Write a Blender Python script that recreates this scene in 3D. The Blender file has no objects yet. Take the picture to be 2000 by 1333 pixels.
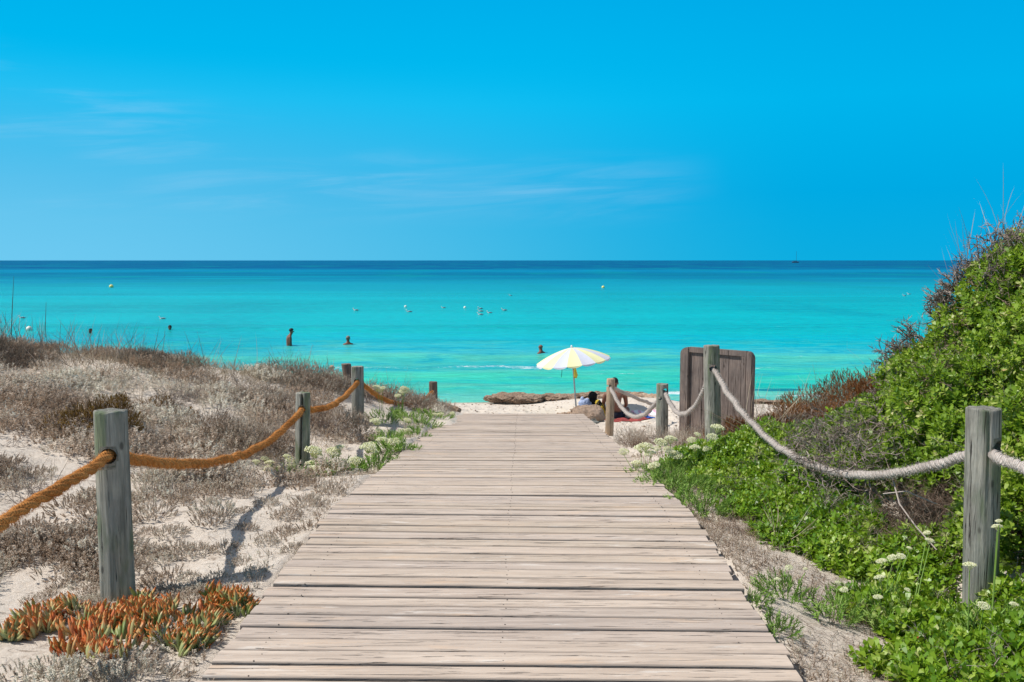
import bpy, bmesh, math, random
import numpy as np
from mathutils import Vector, Matrix
random.seed(7); RNG = np.random.default_rng(11)
sc = bpy.context.scene
COL = sc.collection
# ------------------------------------------------------------------ camera
F = 1750.0; CZ = 3.5; PITCH = math.atan(157.5/F)
def ray(px, py):
    a = (px-1000)/F; b = (666.5-py)/F; c, s = math.cos(PITCH), math.sin(PITCH)
    return np.array([a, c+b*s, -s+b*c])
def at(px, py, Y):
    r = ray(px, py); k = Y/r[1]; return np.array([r[0]*k, Y, CZ+r[2]*k])
def proj(P):
    P = np.asarray(P, float); c, s = math.cos(PITCH), math.sin(PITCH)
    x = P[..., 0]; y = P[..., 1]; z = P[..., 2]-CZ
    d = y*c-z*s; u = y*s+z*c
    d = np.maximum(d, .05)
    return 1000+F*x/d, 666.5-F*u/d
cam_d = bpy.data.cameras.new('camera'); cam = bpy.data.objects.new('camera', cam_d); COL.objects.link(cam)
cam.location = (0, 0, CZ); cam.rotation_euler = (math.pi/2-PITCH, 0, 0)
cam_d.sensor_width = 36; cam_d.lens = 36*F/2000; cam_d.clip_start = .05; cam_d.clip_end = 60000
sc.camera = cam
sc.view_settings.view_transform = 'Standard'; sc.view_settings.look = 'None'; sc.view_settings.exposure = 0
sc.render.engine = 'CYCLES'
# ------------------------------------------------------------------ noise
def _h(ix, iy, iz, seed):
    n = (ix.astype(np.int64)*374761393 + iy.astype(np.int64)*668265263 + iz.astype(np.int64)*2147483647 + seed*1274126177) & 0xffffffff
    n = ((n ^ (n >> 13))*1274126177) & 0xffffffff
    n = ((n ^ (n >> 16))*2246822519) & 0xffffffff
    return ((n ^ (n >> 15)) & 0xffff)/65535.0
def vn(x, y, z=0., seed=0):
    x, y, z = np.broadcast_arrays(np.asarray(x, float), np.asarray(y, float), np.asarray(z, float))
    fx, fy, fz = np.floor(x), np.floor(y), np.floor(z)
    tx, ty, tz = x-fx, y-fy, z-fz
    tx, ty, tz = [t*t*(3-2*t) for t in (tx, ty, tz)]
    r = 0
    for dx in (0, 1):
        for dy in (0, 1):
            for dz in (0, 1):
                w = (tx if dx else 1-tx)*(ty if dy else 1-ty)*(tz if dz else 1-tz)
                r = r+w*_h(fx+dx, fy+dy, fz+dz, seed)
    return r*2-1
def fbm(x, y, z=0., seed=0, o=4):
    r = 0; a = 1.; f = 1.
    for k in range(o):
        r = r+a*vn(np.asarray(x)*f, np.asarray(y)*f, np.asarray(z)*f, seed+k*17); a *= .5; f *= 2.03
    return r
# ------------------------------------------------------------------ terrain
def deck_top(y):
    return np.where(np.asarray(y) < 6.2, 1.75, 1.75-.108*(np.asarray(y)-6.2))
def deck_cx(y): return -.085+.011*np.asarray(y)
TP = []
for y in (1, 3, 5, 6.2, 8, 10, 12, 14, 16.5): TP.append((0, y, float(deck_top(y))-.1))
TP += [(0, 19, .28), (-.6, 20.5, .15), (.6, 20.5, .15)]
for y, z in ((3, 1.70), (5, 1.70), (8, 1.52), (10, 1.32), (12, 1.12), (14, .98), (16, .76)): TP.append((-1.4, y, z))
for y, z in ((3, 1.68), (5, 1.68), (8, 1.46), (10, 1.22), (12, 1.0), (14, .72), (16, .48)): TP.append((1.4, y, z))
TP += [(-2.15, 4.9, 1.60), (-2.2, 9.4, 1.2), (-1.9, 9.9, 1.2), (-2.3, 8.9, 1.28), (-2.15, 12.3, 1.13), (-2.2, 12.75, 1.2), (-1.6, 17.5, .55), (-3, 3, 1.68), (-5, 3, 1.75), (-8, 3, 1.9),
       (-3.5, 6, 1.70), (-6, 6, 1.85), (-9, 6, 2.0), (-3.5, 8, 1.65), (-4, 9.5, 1.72), (-7.4, 13, 2.22), (-9.5, 13, 2.3), (-5.2, 13, 2.0),
       (-3.9, 13.5, 1.78), (-3, 14.3, 1.48), (-2.2, 15.3, 1.08), (-1.5, 17, .62), (-5, 10.5, 1.80), (-7, 10, 1.9), (-3.2, 11.2, 1.5),
       (-9, 10, 2.05), (-7.5, 17, 1.0), (-5, 17, .9), (-3, 17.5, .65), (-9, 17, 1.1),
       (2.53, 4.81, 1.53), (2.2, 9.9, 1.38), (1.99, 11.9, 1.06), (1.6, 14.6, .55), (2.2, 18.2, .24), (2.8, 12.3, 1.03), (4, 16, .5), (2.4, 6.8, 1.52), (.9, 20.9, .17), (1.6, 21, .24), (2.4, 21, .25), (3.2, 20.8, .30), (4.2, 21, .12), (2.45, 8, 1.46),
       (6.5, 18, .4), (9, 18, .7), (1.8, 7, 1.55), (1.7, 4, 1.62), (2, 2.5, 1.62), (3.3, 8.5, 1.95), (3.3, 6.8, 2.12), (3.8, 7, 2.65),
       (3.6, 5.2, 2.1), (4.6, 7, 3.15), (5, 5, 3.1), (6, 8, 3.0), (8, 7, 3.2), (8, 3, 3.2), (3, 6, 1.8), (2.9, 4.5, 1.72), (3.3, 3, 1.8),
       (3.8, 11, 1.5), (5, 10.5, 1.85), (5, 13, 1.05), (8, 12, 1.7), (4.2, 9, 2.1)]
for x in (-9, -5, -2, 0, 2, 5, 9): TP += [(x, 21.9, 0.0), (x, 24.5, -.22)]
for x in (-9, -5, 5, 9): TP.append((x, .5, 1.9 if x < 0 else 2.9))
TP = np.array(TP, float)
def _phi(a, b): return np.sqrt(((a[:, None, :]-b[None, :, :])**2).sum(-1)+.16)
_A = _phi(TP[:, :2], TP[:, :2])+np.eye(len(TP))*-.02; _m = TP[:, 2].mean(); _W = np.linalg.solve(_A, TP[:, 2]-_m)
def ground_z(x, y, micro=True):
    x, y = np.broadcast_arrays(np.asarray(x, float), np.asarray(y, float)); sh = x.shape
    x = x.ravel(); y = y.ravel()
    q = np.stack([np.clip(x, -9.5, 9), np.clip(y, .5, 24.5)], 1); z = np.empty(len(q))
    for i in range(0, len(q), 20000): z[i:i+20000] = _phi(q[i:i+20000], TP[:, :2]) @ _W+_m
    z = z-np.clip(y-24.5, 0, 40)*.06
    if micro:
        k = np.clip((21.5-y)/3, .15, 1)
        z = z+k*(.035*fbm(x*.9, y*.9, seed=3)+.016*fbm(x*4, y*4, seed=9, o=3))
        bw = np.clip((y-14)/2, 0, 1)   # footprints on the beach
        z = z+bw*k*.05*(np.abs(fbm(x*3.6, y*3.6, seed=21, o=3))-.3)
    # sand drifted over the far left corner of the deck
    inside = (np.abs(x-deck_cx(y)) < 1.30) & (y < 16.75)
    dt = deck_top(y)
    z = np.where(inside, np.minimum(z, dt-.09), z)
    drift = np.clip((-.72-x-.10*vn(y*2, 0, seed=5))/.35, 0, 1)*np.clip((y-13.2)/1.0, 0, 1)*np.clip((18-y)/1.2, 0, 1)*(x > -1.35)
    z = np.where(drift > 0, np.maximum(z, (dt-.09)*(1-drift)+drift*(dt+.045)), z)
    return z.reshape(sh)
def gz(x, y): return float(ground_z(np.array([x]), np.array([y]))[0])
# ------------------------------------------------------------------ materials
class NT:
    def __init__(s, name):
        s.m = bpy.data.materials.new(name); s.m.use_nodes = True; s.t = s.m.node_tree; s.t.nodes.clear()
        s.out = s.n('ShaderNodeOutputMaterial')
    def n(s, typ, **k):
        nd = s.t.nodes.new(typ)
        for a, b in k.items(): setattr(nd, a, b)
        return nd
    def l(s, a, b): s.t.links.new(a, b)
    def setin(s, nd, key, v):
        if v is None: return
        if isinstance(v, bpy.types.NodeSocket): s.l(v, nd.inputs[key])
        else: nd.inputs[key].default_value = v
    def coord(s, scale=(1, 1, 1), kind='Object', rot=(0, 0, 0)):
        tc = s.n('ShaderNodeTexCoord'); mp = s.n('ShaderNodeMapping'); mp.inputs['Scale'].default_value = scale; mp.inputs['Rotation'].default_value = rot
        s.l(tc.outputs[kind], mp.inputs['Vector']); return mp.outputs['Vector']
    def noise(s, vec, scale=5, detail=5, rough=.55, dist=0, w=None):
        nd = s.n('ShaderNodeTexNoise')
        if w is not None: nd.noise_dimensions = '4D'; s.setin(nd, 'W', w)
        s.l(vec, nd.inputs['Vector']); nd.inputs['Scale'].default_value = scale; nd.inputs['Detail'].default_value = detail
        nd.inputs['Roughness'].default_value = rough; nd.inputs['Distortion'].default_value = dist; return nd.outputs['Fac']
    def ramp(s, fac, stops, interp='LINEAR'):
        nd = s.n('ShaderNodeValToRGB'); cr = nd.color_ramp; cr.interpolation = interp
        while len(cr.elements) < len(stops): cr.elements.new(.5)
        for e, (p, c) in zip(cr.elements, stops):
            e.position = p; e.color = (*c, 1) if len(c) == 3 else c
        s.l(fac, nd.inputs[0]); return nd.outputs[0]
    def mix(s, f, a, b, mode='MIX'):
        nd = s.n('ShaderNodeMix', data_type='RGBA', blend_type=mode)
        s.setin(nd, 0, f)
        for i, v in ((6, a), (7, b)):
            if isinstance(v, tuple): v = (*v, 1) if len(v) == 3 else v
            s.setin(nd, i, v)
        return nd.outputs[2]
    def math(s, op, a, b=None, clamp=False):
        nd = s.n('ShaderNodeMath', operation=op, use_clamp=clamp); s.setin(nd, 0, a); s.setin(nd, 1, b); return nd.outputs[0]
    def mr(s, v, a, b, c=0., d=1., smooth=True):
        nd = s.n('ShaderNodeMapRange', interpolation_type='SMOOTHSTEP' if smooth else 'LINEAR'); s.l(v, nd.inputs[0])
        for i, q in enumerate((a, b, c, d)): nd.inputs[i+1].default_value = q
        return nd.outputs[0]
    def attr(s, name, out='Fac'):
        nd = s.n('ShaderNodeAttribute', attribute_name=name); return nd.outputs[out]
    def bump(s, h, strength=.5, dist=.01, nrm=None):
        nd = s.n('ShaderNodeBump'); nd.inputs['Strength'].default_value = strength; nd.inputs['Distance'].default_value = dist
        s.l(h, nd.inputs['Height'])
        if nrm is not None: s.l(nrm, nd.inputs['Normal'])
        return nd.outputs[0]
    def bsdf(s, col, rough=.8, spec=.3, nrm=None, trans=None, trcol=None, **k):
        nd = s.n('ShaderNodeBsdfPrincipled')
        if isinstance(col, tuple): col = (*col, 1)
        s.setin(nd, 'Base Color', col); s.setin(nd, 'Roughness', rough); s.setin(nd, 'Specular IOR Level', spec)
        if nrm is not None: s.l(nrm, nd.inputs['Normal'])
        for a, b in k.items(): s.setin(nd, a.replace('_', ' '), b)
        o = nd.outputs[0]
        if trans:
            tr = s.n('ShaderNodeBsdfTranslucent'); s.setin(tr, 'Color', trcol if trcol is not None else col)
            mx = s.n('ShaderNodeMixShader'); mx.inputs[0].default_value = trans; s.l(o, mx.inputs[1]); s.l(tr.outputs[0], mx.inputs[2]); o = mx.outputs[0]
        s.l(o, s.out.inputs[0]); return s.m
M = {}
def m_sand():
    t = NT('sand'); c = t.coord()
    a = t.noise(c, 1.1, 4); b = t.noise(c, 28, 6, .7); g = t.noise(c, 260, 3, .8); l = t.noise(c, 9, 6, .65, .6)
    col = t.mix(a, (.59, .51, .425), (.68, .60, .515))
    col = t.mix(t.mr(b, .35, .75), col, (.73, .66, .58))
    col = t.mix(t.mr(l, .56, .72), col, (.36, .29, .23))
    col = t.mix(t.mr(g, .60, .78), col, (.30, .25, .21))
    # damp rim by the water
    sep = t.n('ShaderNodeSeparateXYZ'); t.l(t.coord(), sep.inputs[0])
    wet = t.mr(sep.outputs['Z'], .06, .01)
    col = t.mix(wet, col, (.38, .32, .25))
    h = t.math('ADD', t.math('MULTIPLY', b, .6), t.math('MULTIPLY', g, .25)); h = t.math('ADD', h, t.math('MULTIPLY', l, .8))
    return t.bsdf(col, .95, .1, t.bump(h, .8, .03))
def m_deck():
    t = NT('weathered_planks'); v = t.attr('var'); w = t.math('MULTIPLY', v, 37.)
    c1 = t.coord((1.3, 22, 6)); c2 = t.coord((2.2, 70, 20)); c3 = t.coord((6, 160, 40)); c4 = t.coord((.8, 5, 3)); c5 = t.coord((1, 6, 2))
    g1 = t.noise(c1, 1, 6, .6, .4, w); g2 = t.noise(c2, 1, 5, .6, .8, w); g3 = t.noise(c3, 1, 3, .6, 0, w); g4 = t.noise(c4, 2, 4, .55, 0, w)
    col = t.mix(t.mr(g1, .3, .7), (.455, .385, .33), (.61, .53, .46))
    pv = t.ramp(v, [(0, (.98, .93, .89)), (.2, (.82, .80, .80)), (.4, (1.06, 1.0, .92)), (.6, (.90, .87, .86)), (.8, (1.05, 1.01, .97)), (1, (.90, .86, .80))])
    col = t.mix(1., col, pv, 'MULTIPLY')
    col = t.mix(t.math('MULTIPLY', t.mr(g4, .56, .72), .5), col, (.66, .47, .32))
    col = t.mix(t.math('MULTIPLY', t.mr(t.noise(c5, 3, 5, .6, .3, w), .58, .70), .55), col, (.74, .69, .63))
    cr = t.mr(g2, .60, .67); col = t.mix(t.math('MULTIPLY', cr, .42), col, (.17, .13, .11))
    col = t.mix(t.math('MULTIPLY', t.mr(g3, .5, .7), .35), col, (.24, .20, .18))
    kn = t.n('ShaderNodeTexVoronoi'); t.l(t.coord((1.4, 6.0, 1)), kn.inputs['Vector']); kn.inputs['Scale'].default_value = 1.9
    k1 = t.mr(kn.outputs['Distance'], .085, .04); col = t.mix(t.math('MULTIPLY', k1, .6), col, (.12, .09, .08))
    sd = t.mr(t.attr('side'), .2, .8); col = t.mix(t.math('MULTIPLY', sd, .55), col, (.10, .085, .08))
    h = t.math('SUBTRACT', t.math('ADD', t.math('MULTIPLY', g1, .5), t.math('MULTIPLY', g3, .5)), t.math('MULTIPLY', cr, .9))
    return t.bsdf(col, .85, .2, t.bump(h, 1., .009))
def m_wood(name, a, b, dark, green=None, sc_=1.):
    t = NT(name); w = t.math('MULTIPLY', t.attr('var'), 20.)
    g1 = t.noise(t.coord((42*sc_, 42*sc_, 2.2)), 1, 7, .7, .8, w); g2 = t.noise(t.coord((60*sc_, 60*sc_, 1.6)), 1, 5, .65, 1.2, w)
    g3 = t.noise(t.coord((9, 9, 2)), 1, 4, .5, .3, w); g4 = t.noise(t.coord((5, 5, 3.)), 1, 4, .6, .5, w)
    col = t.mix(t.mr(g1, .32, .68), a, b)
    if green: col = t.mix(t.math('MULTIPLY', t.mr(g3, .5, .64), .75), col, green)
    col = t.mix(t.math('MULTIPLY', t.mr(g2, .56, .64), .85), col, dark)
    col = t.mix(1., col, t.ramp(g4, [(.3, (.66, .64, .64)), (.5, (1., 1., 1.)), (.7, (1.32, 1.26, 1.2))]), 'MULTIPLY')
    h = t.math('SUBTRACT', t.math('MULTIPLY', g1, .6), t.math('MULTIPLY', t.mr(g2, .6, .68), .6))
    kn = t.n('ShaderNodeTexVoronoi'); t.l(t.coord((5, 5, 2.4)), kn.inputs['Vector']); kn.inputs['Scale'].default_value = 1.5
    k1 = t.mr(kn.outputs['Distance'], .11, .05); col = t.mix(t.math('MULTIPLY', k1, .7), col, dark)
    return t.bsdf(col, .9, .15, t.bump(h, 1., .02))
def m_plain(name, col, rough=.7, spec=.3, var=.25, scale=20, bump=.2, trans=None):
    t = NT(name); n = t.noise(t.coord(), scale, 4)
    dk = tuple(x*(1-var) for x in col); lt = tuple(min(1, x*(1+var)) for x in col)
    c = t.mix(t.mr(n, .3, .7), dk, lt); return t.bsdf(c, rough, spec, t.bump(n, bump, .01), trans=trans)
def m_leaf(name, stops, rough=.5, spec=.35, trans=.3, trc=(.25, .5, .04), tipcol=None, tipstart=.5):
    t = NT(name); v = t.attr('var'); c = t.ramp(v, stops)
    if tipcol: c = t.mix(t.mr(t.attr('tip'), tipstart, 1.), c, tipcol)
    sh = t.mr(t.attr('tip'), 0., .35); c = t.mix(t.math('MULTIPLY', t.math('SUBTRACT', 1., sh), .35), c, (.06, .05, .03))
    tc = t.mix(.5, c, trc) if trans else None
    return t.bsdf(c, rough, spec, trans=trans, trcol=tc)
def m_rope(name, a, b, dark):
    t = NT(name); s_ = t.attr('strand'); n = t.noise(t.coord(), 55, 4, .7); n2 = t.noise(t.coord(), 4, 3)
    wv = t.math('SINE', t.math('MULTIPLY', s_, 420.)); rib = t.mr(wv, -1, 1)
    n3 = t.noise(t.coord(), 1.7, 4, .7); c = t.mix(n2, a, b); c = t.mix(t.math('MULTIPLY', t.mr(n3, .5, .68), .45), c, dark); c = t.mix(t.math('MULTIPLY', t.mr(rib, .55, 0.), .55), c, dark); c = t.mix(t.mr(n, .55, .75), c, dark)
    h = t.math('ADD', t.math('MULTIPLY', rib, .6), t.math('MULTIPLY', n, .6))
    return t.bsdf(c, .95, .1, t.bump(h, 1., .006))
def m_water():
    t = NT('sea_water'); tc = t.n('ShaderNodeTexCoord'); sep = t.n('ShaderNodeSeparateXYZ'); t.l(tc.outputs['Object'], sep.inputs[0])
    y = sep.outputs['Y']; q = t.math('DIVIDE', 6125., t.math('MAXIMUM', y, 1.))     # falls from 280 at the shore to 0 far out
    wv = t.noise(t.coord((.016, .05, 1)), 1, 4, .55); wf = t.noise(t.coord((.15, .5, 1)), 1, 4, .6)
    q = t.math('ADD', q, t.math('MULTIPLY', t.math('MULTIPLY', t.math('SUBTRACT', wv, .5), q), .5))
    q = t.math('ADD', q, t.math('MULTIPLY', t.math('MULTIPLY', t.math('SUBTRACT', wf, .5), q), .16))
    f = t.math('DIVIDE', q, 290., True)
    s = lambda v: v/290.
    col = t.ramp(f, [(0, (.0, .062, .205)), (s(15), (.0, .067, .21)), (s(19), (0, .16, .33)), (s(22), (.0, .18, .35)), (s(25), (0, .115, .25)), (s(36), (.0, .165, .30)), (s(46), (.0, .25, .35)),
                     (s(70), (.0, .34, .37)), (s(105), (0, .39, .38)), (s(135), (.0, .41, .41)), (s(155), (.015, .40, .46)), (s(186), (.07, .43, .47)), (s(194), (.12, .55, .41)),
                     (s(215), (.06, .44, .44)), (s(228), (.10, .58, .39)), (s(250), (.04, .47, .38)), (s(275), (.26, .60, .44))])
    pt = t.noise(t.coord((.05, .012, 1)), 1, 5, .6)
    col = t.mix(t.math('MULTIPLY', t.mr(pt, .50, .64), .45), col, (.0, .22, .26))
    pb = t.noise(t.coord((.012, .10, 1)), 1, 6, .65, .3); col = t.mix(t.math('MULTIPLY', t.mr(pb, .50, .62), .38), col, (.0, .25, .25)); col = t.mix(t.math('MULTIPLY', t.mr(pb, .47, .38), .30), col, (.03, .46, .50))
    pg = t.noise(t.coord((.22, .55, 1)), 1, 6, .68, .8); col = t.mix(t.math('MULTIPLY', t.mr(pg, .50, .62), t.mr(y, 44., 30., 0., .6)), col, (.13, .50, .36)); col = t.mix(t.math('MULTIPLY', t.mr(pg, .46, .36), t.mr(y, 60., 30., 0., .55)), col, (.02, .30, .42))
    glint = t.noise(t.coord((1.4, 4.5, 1)), 1, 7, .78, .5); col = t.mix(t.math('MULTIPLY', t.mr(glint, .63, .72), t.mr(y, 75., 26., .0, .75)), col, (.55, .78, .78))  # pale glints painted into the water colour, strongest near the shore
    pn = t.noise(t.coord((.45, .9, 1)), 1, 4, .6); col = t.mix(t.math('MULTIPLY', t.mr(pn, .52, .66), t.mr(y, 60., 26., 0., .55)), col, (.09, .43, .33))
    # patches of weed on the sea bed close to shore
    def blob(cx, cy, rx, ry):
        dx = t.math('DIVIDE', t.math('SUBTRACT', sep.outputs['X'], cx), rx); dy = t.math('DIVIDE', t.math('SUBTRACT', y, cy), ry)
        d = t.math('ADD', t.math('MULTIPLY', dx, dx), t.math('MULTIPLY', dy, dy)); d = t.math('ADD', d, t.math('MULTIPLY', t.math('SUBTRACT', t.noise(t.coord((1.6, 3, 1)), 1, 4), .5), 2.4)); return t.mr(d, 1.1, .5)
    for b_ in ((7.2, 24.1, .75, .22), (-.55, 22.9, .22, .10)): col = t.mix(t.math('MULTIPLY', blob(*b_), .8), col, (.0, .13, .20))
    # foam: broken lace along the small breakers and at the water's edge
    fo = t.attr('foam'); fn = t.noise(t.coord((1.1, 2.6, 1)), 3.6, 7, .75, 1.4); fn2 = t.noise(t.coord((.35, .7, 1)), 1.2, 3, .5)
    fm = t.math('ADD', fo, t.math('MULTIPLY', t.math('SUBTRACT', fn, .5), 1.9)); fm = t.math('ADD', fm, t.math('MULTIPLY', t.math('SUBTRACT', fn2, .5), 1.5))
    fm = t.mr(fm, .70, .90)
    col = t.mix(fm, col, (.78, .82, .80))
    ps = t.math('POWER', t.math('DIVIDE', 30., t.math('MAXIMUM', y, 30.)), .35)
    b1 = t.noise(t.coord((.8, 2.6, 1)), 1.6, 6, .62, .4); b2 = t.noise(t.coord((4, 11, 1)), 1.5, 4, .6); b3 = t.noise(t.coord((.06, .35, 1)), 1, 5, .6)
    h = t.math('ADD', b1, t.math('MULTIPLY', b2, .35)); h = t.math('ADD', h, t.math('MULTIPLY', b3, 2.))
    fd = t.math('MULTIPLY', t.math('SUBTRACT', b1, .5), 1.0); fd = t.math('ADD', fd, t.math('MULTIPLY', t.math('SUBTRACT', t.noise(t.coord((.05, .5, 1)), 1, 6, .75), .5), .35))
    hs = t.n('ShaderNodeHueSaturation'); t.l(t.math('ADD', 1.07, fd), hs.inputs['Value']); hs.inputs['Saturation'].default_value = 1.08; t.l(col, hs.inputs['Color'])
    return t.bsdf(hs.outputs[0], t.mr(y, 30., 260., .22, .55), t.mr(y, 30., 200., .16, .03), t.bump(h, .8, .14))
# ------------------------------------------------------------------ mesh helpers
def mk(name, V, Fs, mat, parent=None, attrs=None, smooth=False, loc=(0, 0, 0)):
    """Fs: list of int arrays (n,k)"""
    V = np.ascontiguousarray(V, np.float32); me = bpy.data.meshes.new(name)
    if not isinstance(Fs, list): Fs = [Fs]
    Fs = [np.asarray(f, np.int32) for f in Fs if len(f)]
    me.vertices.add(len(V)); me.vertices.foreach_set('co', V.ravel())
    li = np.concatenate([f.ravel() for f in Fs]); cnt = np.concatenate([np.full(len(f), f.shape[1], np.int32) for f in Fs])
    st = np.concatenate([[0], np.cumsum(cnt)[:-1]]).astype(np.int32)
    me.loops.add(len(li)); me.loops.foreach_set('vertex_index', li)
    me.polygons.add(len(cnt)); me.polygons.foreach_set('loop_start', st)
    try: me.polygons.foreach_set('loop_total', cnt)
    except Exception: pass
    if smooth: me.polygons.foreach_set('use_smooth', np.ones(len(cnt), bool))
    me.update(calc_edges=True)
    if not smooth: me.shade_flat()
    for k, v in (attrs or {}).items():
        a = me.attributes.new(k, 'FLOAT', 'POINT'); a.data.foreach_set('value', np.ascontiguousarray(v, np.float32))
    if mat: me.materials.append(mat)
    o = bpy.data.objects.new(name, me); COL.objects.link(o); o.location = loc
    if parent: o.parent = parent
    return o
def tag(o, label=None, cat=None, group=None, kind=None):
    if label: o['label'] = label
    if cat: o['category'] = cat
    if group: o['group'] = group
    if kind: o['kind'] = kind
    return o
def thing(name, loc, label, cat, group=None, rz=0):
    e = bpy.data.objects.new(name, None); COL.objects.link(e); e.location = tuple(float(v) for v in loc); e.rotation_euler = (0, 0, rz); e.empty_display_size = .1
    return tag(e, label, cat, group)
class MB:
    def __init__(s): s.v = []; s.f = {}; s.n = 0; s.a = {}
    def add(s, V, Fs, **at_):
        V = np.asarray(V, float); 
        if not isinstance(Fs, list): Fs = [Fs]
        for f in Fs:
            f = np.asarray(f, int)
            if len(f): s.f.setdefault(f.shape[1], []).append(f+s.n)
        for k in set(s.a) | set(at_):
            s.a.setdefault(k, [np.zeros(s.n)] if s.n else [])
            v = at_.get(k, 0.); s.a[k].append(np.broadcast_to(np.asarray(v, float), (len(V),)).copy())
        s.v.append(V); s.n += len(V)
    def box(s, c, d, rz=0, var=0., R=None):
        x, y, z = [q/2 for q in d]
        V = np.array([(a*x, b*y, e*z) for e in (-1, 1) for b in (-1, 1) for a in (-1, 1)], float)
        if R is None: R = np.array([[math.cos(rz), -math.sin(rz), 0], [math.sin(rz), math.cos(rz), 0], [0, 0, 1]])
        s.add(V @ R.T+np.asarray(c), np.array([(0, 2, 3, 1), (4, 5, 7, 6), (0, 1, 5, 4), (2, 6, 7, 3), (0, 4, 6, 2), (1, 3, 7, 5)]), var=var)
    def tube(s, P, r, n=8, cap=True, var=0., **k):
        P = np.asarray(P, float); r = np.broadcast_to(np.asarray(r, float), (len(P),)); T = np.gradient(P, axis=0); T /= np.linalg.norm(T, axis=1)[:, None]+1e-9
        up = np.array([0, 0, 1.]) if abs(T[0, 2]) < .9 else np.array([1., 0, 0]); N = np.cross(T, up); N /= np.linalg.norm(N, axis=1)[:, None]+1e-9; B = np.cross(T, N)
        an = np.arange(n)*2*math.pi/n
        V = P[:, None, :]+r[:, None, None]*(np.cos(an)[None, :, None]*N[:, None, :]+np.sin(an)[None, :, None]*B[:, None, :])
        m = len(P); i = np.arange(m-1)[:, None]*n; j = np.arange(n)[None, :]; j2 = (j+1) % n
        Q = np.stack([i+j, i+j2, i+n+j2, i+n+j], -1).reshape(-1, 4); fs = [Q]; V = V.reshape(-1, 3)
        if cap:
            V = np.concatenate([V, P[:1], P[-1:]]); a = len(V)-2; jj = np.arange(n)
            fs.append(np.stack([np.full(n, a), (jj+1) % n, jj], 1)); fs.append(np.stack([np.full(n, a+1), (m-1)*n+jj, (m-1)*n+(jj+1) % n], 1))
        s.add(V, fs, var=var, **{q: (np.concatenate([np.repeat(w, n), [w[0], w[-1]]]) if cap else np.repeat(w, n)) if isinstance(w, np.ndarray) else w for q, w in k.items()})
    def build(s, name, mat, parent=None, smooth=False, loc=(0, 0, 0)):
        V = np.concatenate(s.v)-np.asarray(loc if parent is None else (0, 0, 0)); 
        return mk(name, V, [np.concatenate(f) for f in s.f.values()], mat, parent, {k: np.concatenate(v) for k, v in s.a.items()}, smooth, loc)
def rel(o, parent_loc):
    return np.asarray(parent_loc, float)
def segs(P0, P1, R0, R1, var=None):
    """many three-sided twigs at once"""
    P0, P1 = np.asarray(P0, float), np.asarray(P1, float); n = len(P0); T = P1-P0; T /= np.linalg.norm(T, axis=1)[:, None]+1e-9
    up = np.where(np.abs(T[:, 2:3]) < .9, np.array([[0, 0, 1.]]), np.array([[1., 0, 0]])); N = np.cross(T, up); N /= np.linalg.norm(N, axis=1)[:, None]+1e-9; B = np.cross(T, N)
    out = []
    for P, R in ((P0, R0), (P1, R1)):
        for k in range(3):
            a = k*2*math.pi/3; out.append(P+np.asarray(R).reshape(-1, 1)*(math.cos(a)*N+math.sin(a)*B))
    V = np.stack(out, 1).reshape(-1, 3); b = np.arange(n)[:, None]*6
    Q = np.concatenate([b+np.array([[k, (k+1) % 3, 3+(k+1) % 3, 3+k]]) for k in range(3)])
    return V, Q, (np.repeat(var, 6) if var is not None else np.zeros(len(V)))
def rotmats(D, roll):
    """z axis of the prototype goes to D, rolled"""
    D = np.asarray(D, float); D = D/(np.linalg.norm(D, axis=1)[:, None]+1e-9); n = len(D)
    up = np.where(np.abs(D[:, 2:3]) < .95, np.array([[0, 0, 1.]]), np.array([[1., 0, 0]])); X = np.cross(up, D); X /= np.linalg.norm(X, axis=1)[:, None]+1e-9; Y = np.cross(D, X)
    c, s_ = np.cos(roll)[:, None], np.sin(roll)[:, None]
    X2 = X*c+Y*s_; Y2 = -X*s_+Y*c
    return np.stack([X2, Y2, D], -1)
def scatter(protos, P, D, S, var, roll=None):
    """protos: list of dict(V, F[list], tip, pv). returns V, Fs, attrs"""
    n = len(P); ids = RNG.integers(0, len(protos), n); roll = RNG.uniform(0, 6.28, n) if roll is None else roll; R = rotmats(D, roll)
    Vs = []; Fd = {}; tips = []; vs = []; off = 0
    for k, pr in enumerate(protos):
        m = ids == k; c = int(m.sum())
        if not c: continue
        V = np.einsum('nij,vj->nvi', R[m], pr['V'])*S[m][:, None, None]+P[m][:, None, :]
        nv = len(pr['V']); b = off+np.arange(c)[:, None, None]*nv
        for f in pr['F']: Fd.setdefault(f.shape[1], []).append((f[None]+b).reshape(-1, f.shape[1]))
        tips.append(np.tile(pr['tip'], c)); vs.append(np.clip(np.repeat(var[m], nv)+np.tile(pr['pv'], c), 0, 1)); Vs.append(V.reshape(-1, 3)); off += c*nv
    return np.concatenate(Vs), [np.concatenate(f) for f in Fd.values()], dict(tip=np.concatenate(tips), var=np.concatenate(vs))
def rdir(n, up=0.):
    v = RNG.normal(size=(n, 3)); v[:, 2] += up; return v/np.linalg.norm(v, axis=1)[:, None]
def leaf_proto(L, W, curve=.3):
    V = np.array([(0, 0, 0), (-.38*W, 0, .38*L), (.38*W, 0, .38*L), (-.5*W, 0, .72*L), (.5*W, 0, .72*L), (0, 0, L)], float)
    V[:, 1] = curve*L*(V[:, 2]/L)**2+np.abs(V[:, 0])*.5
    return V, [np.array([(0, 2, 1), (3, 4, 5)]), np.array([(1, 2, 4, 3)])], V[:, 2]/L
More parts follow.
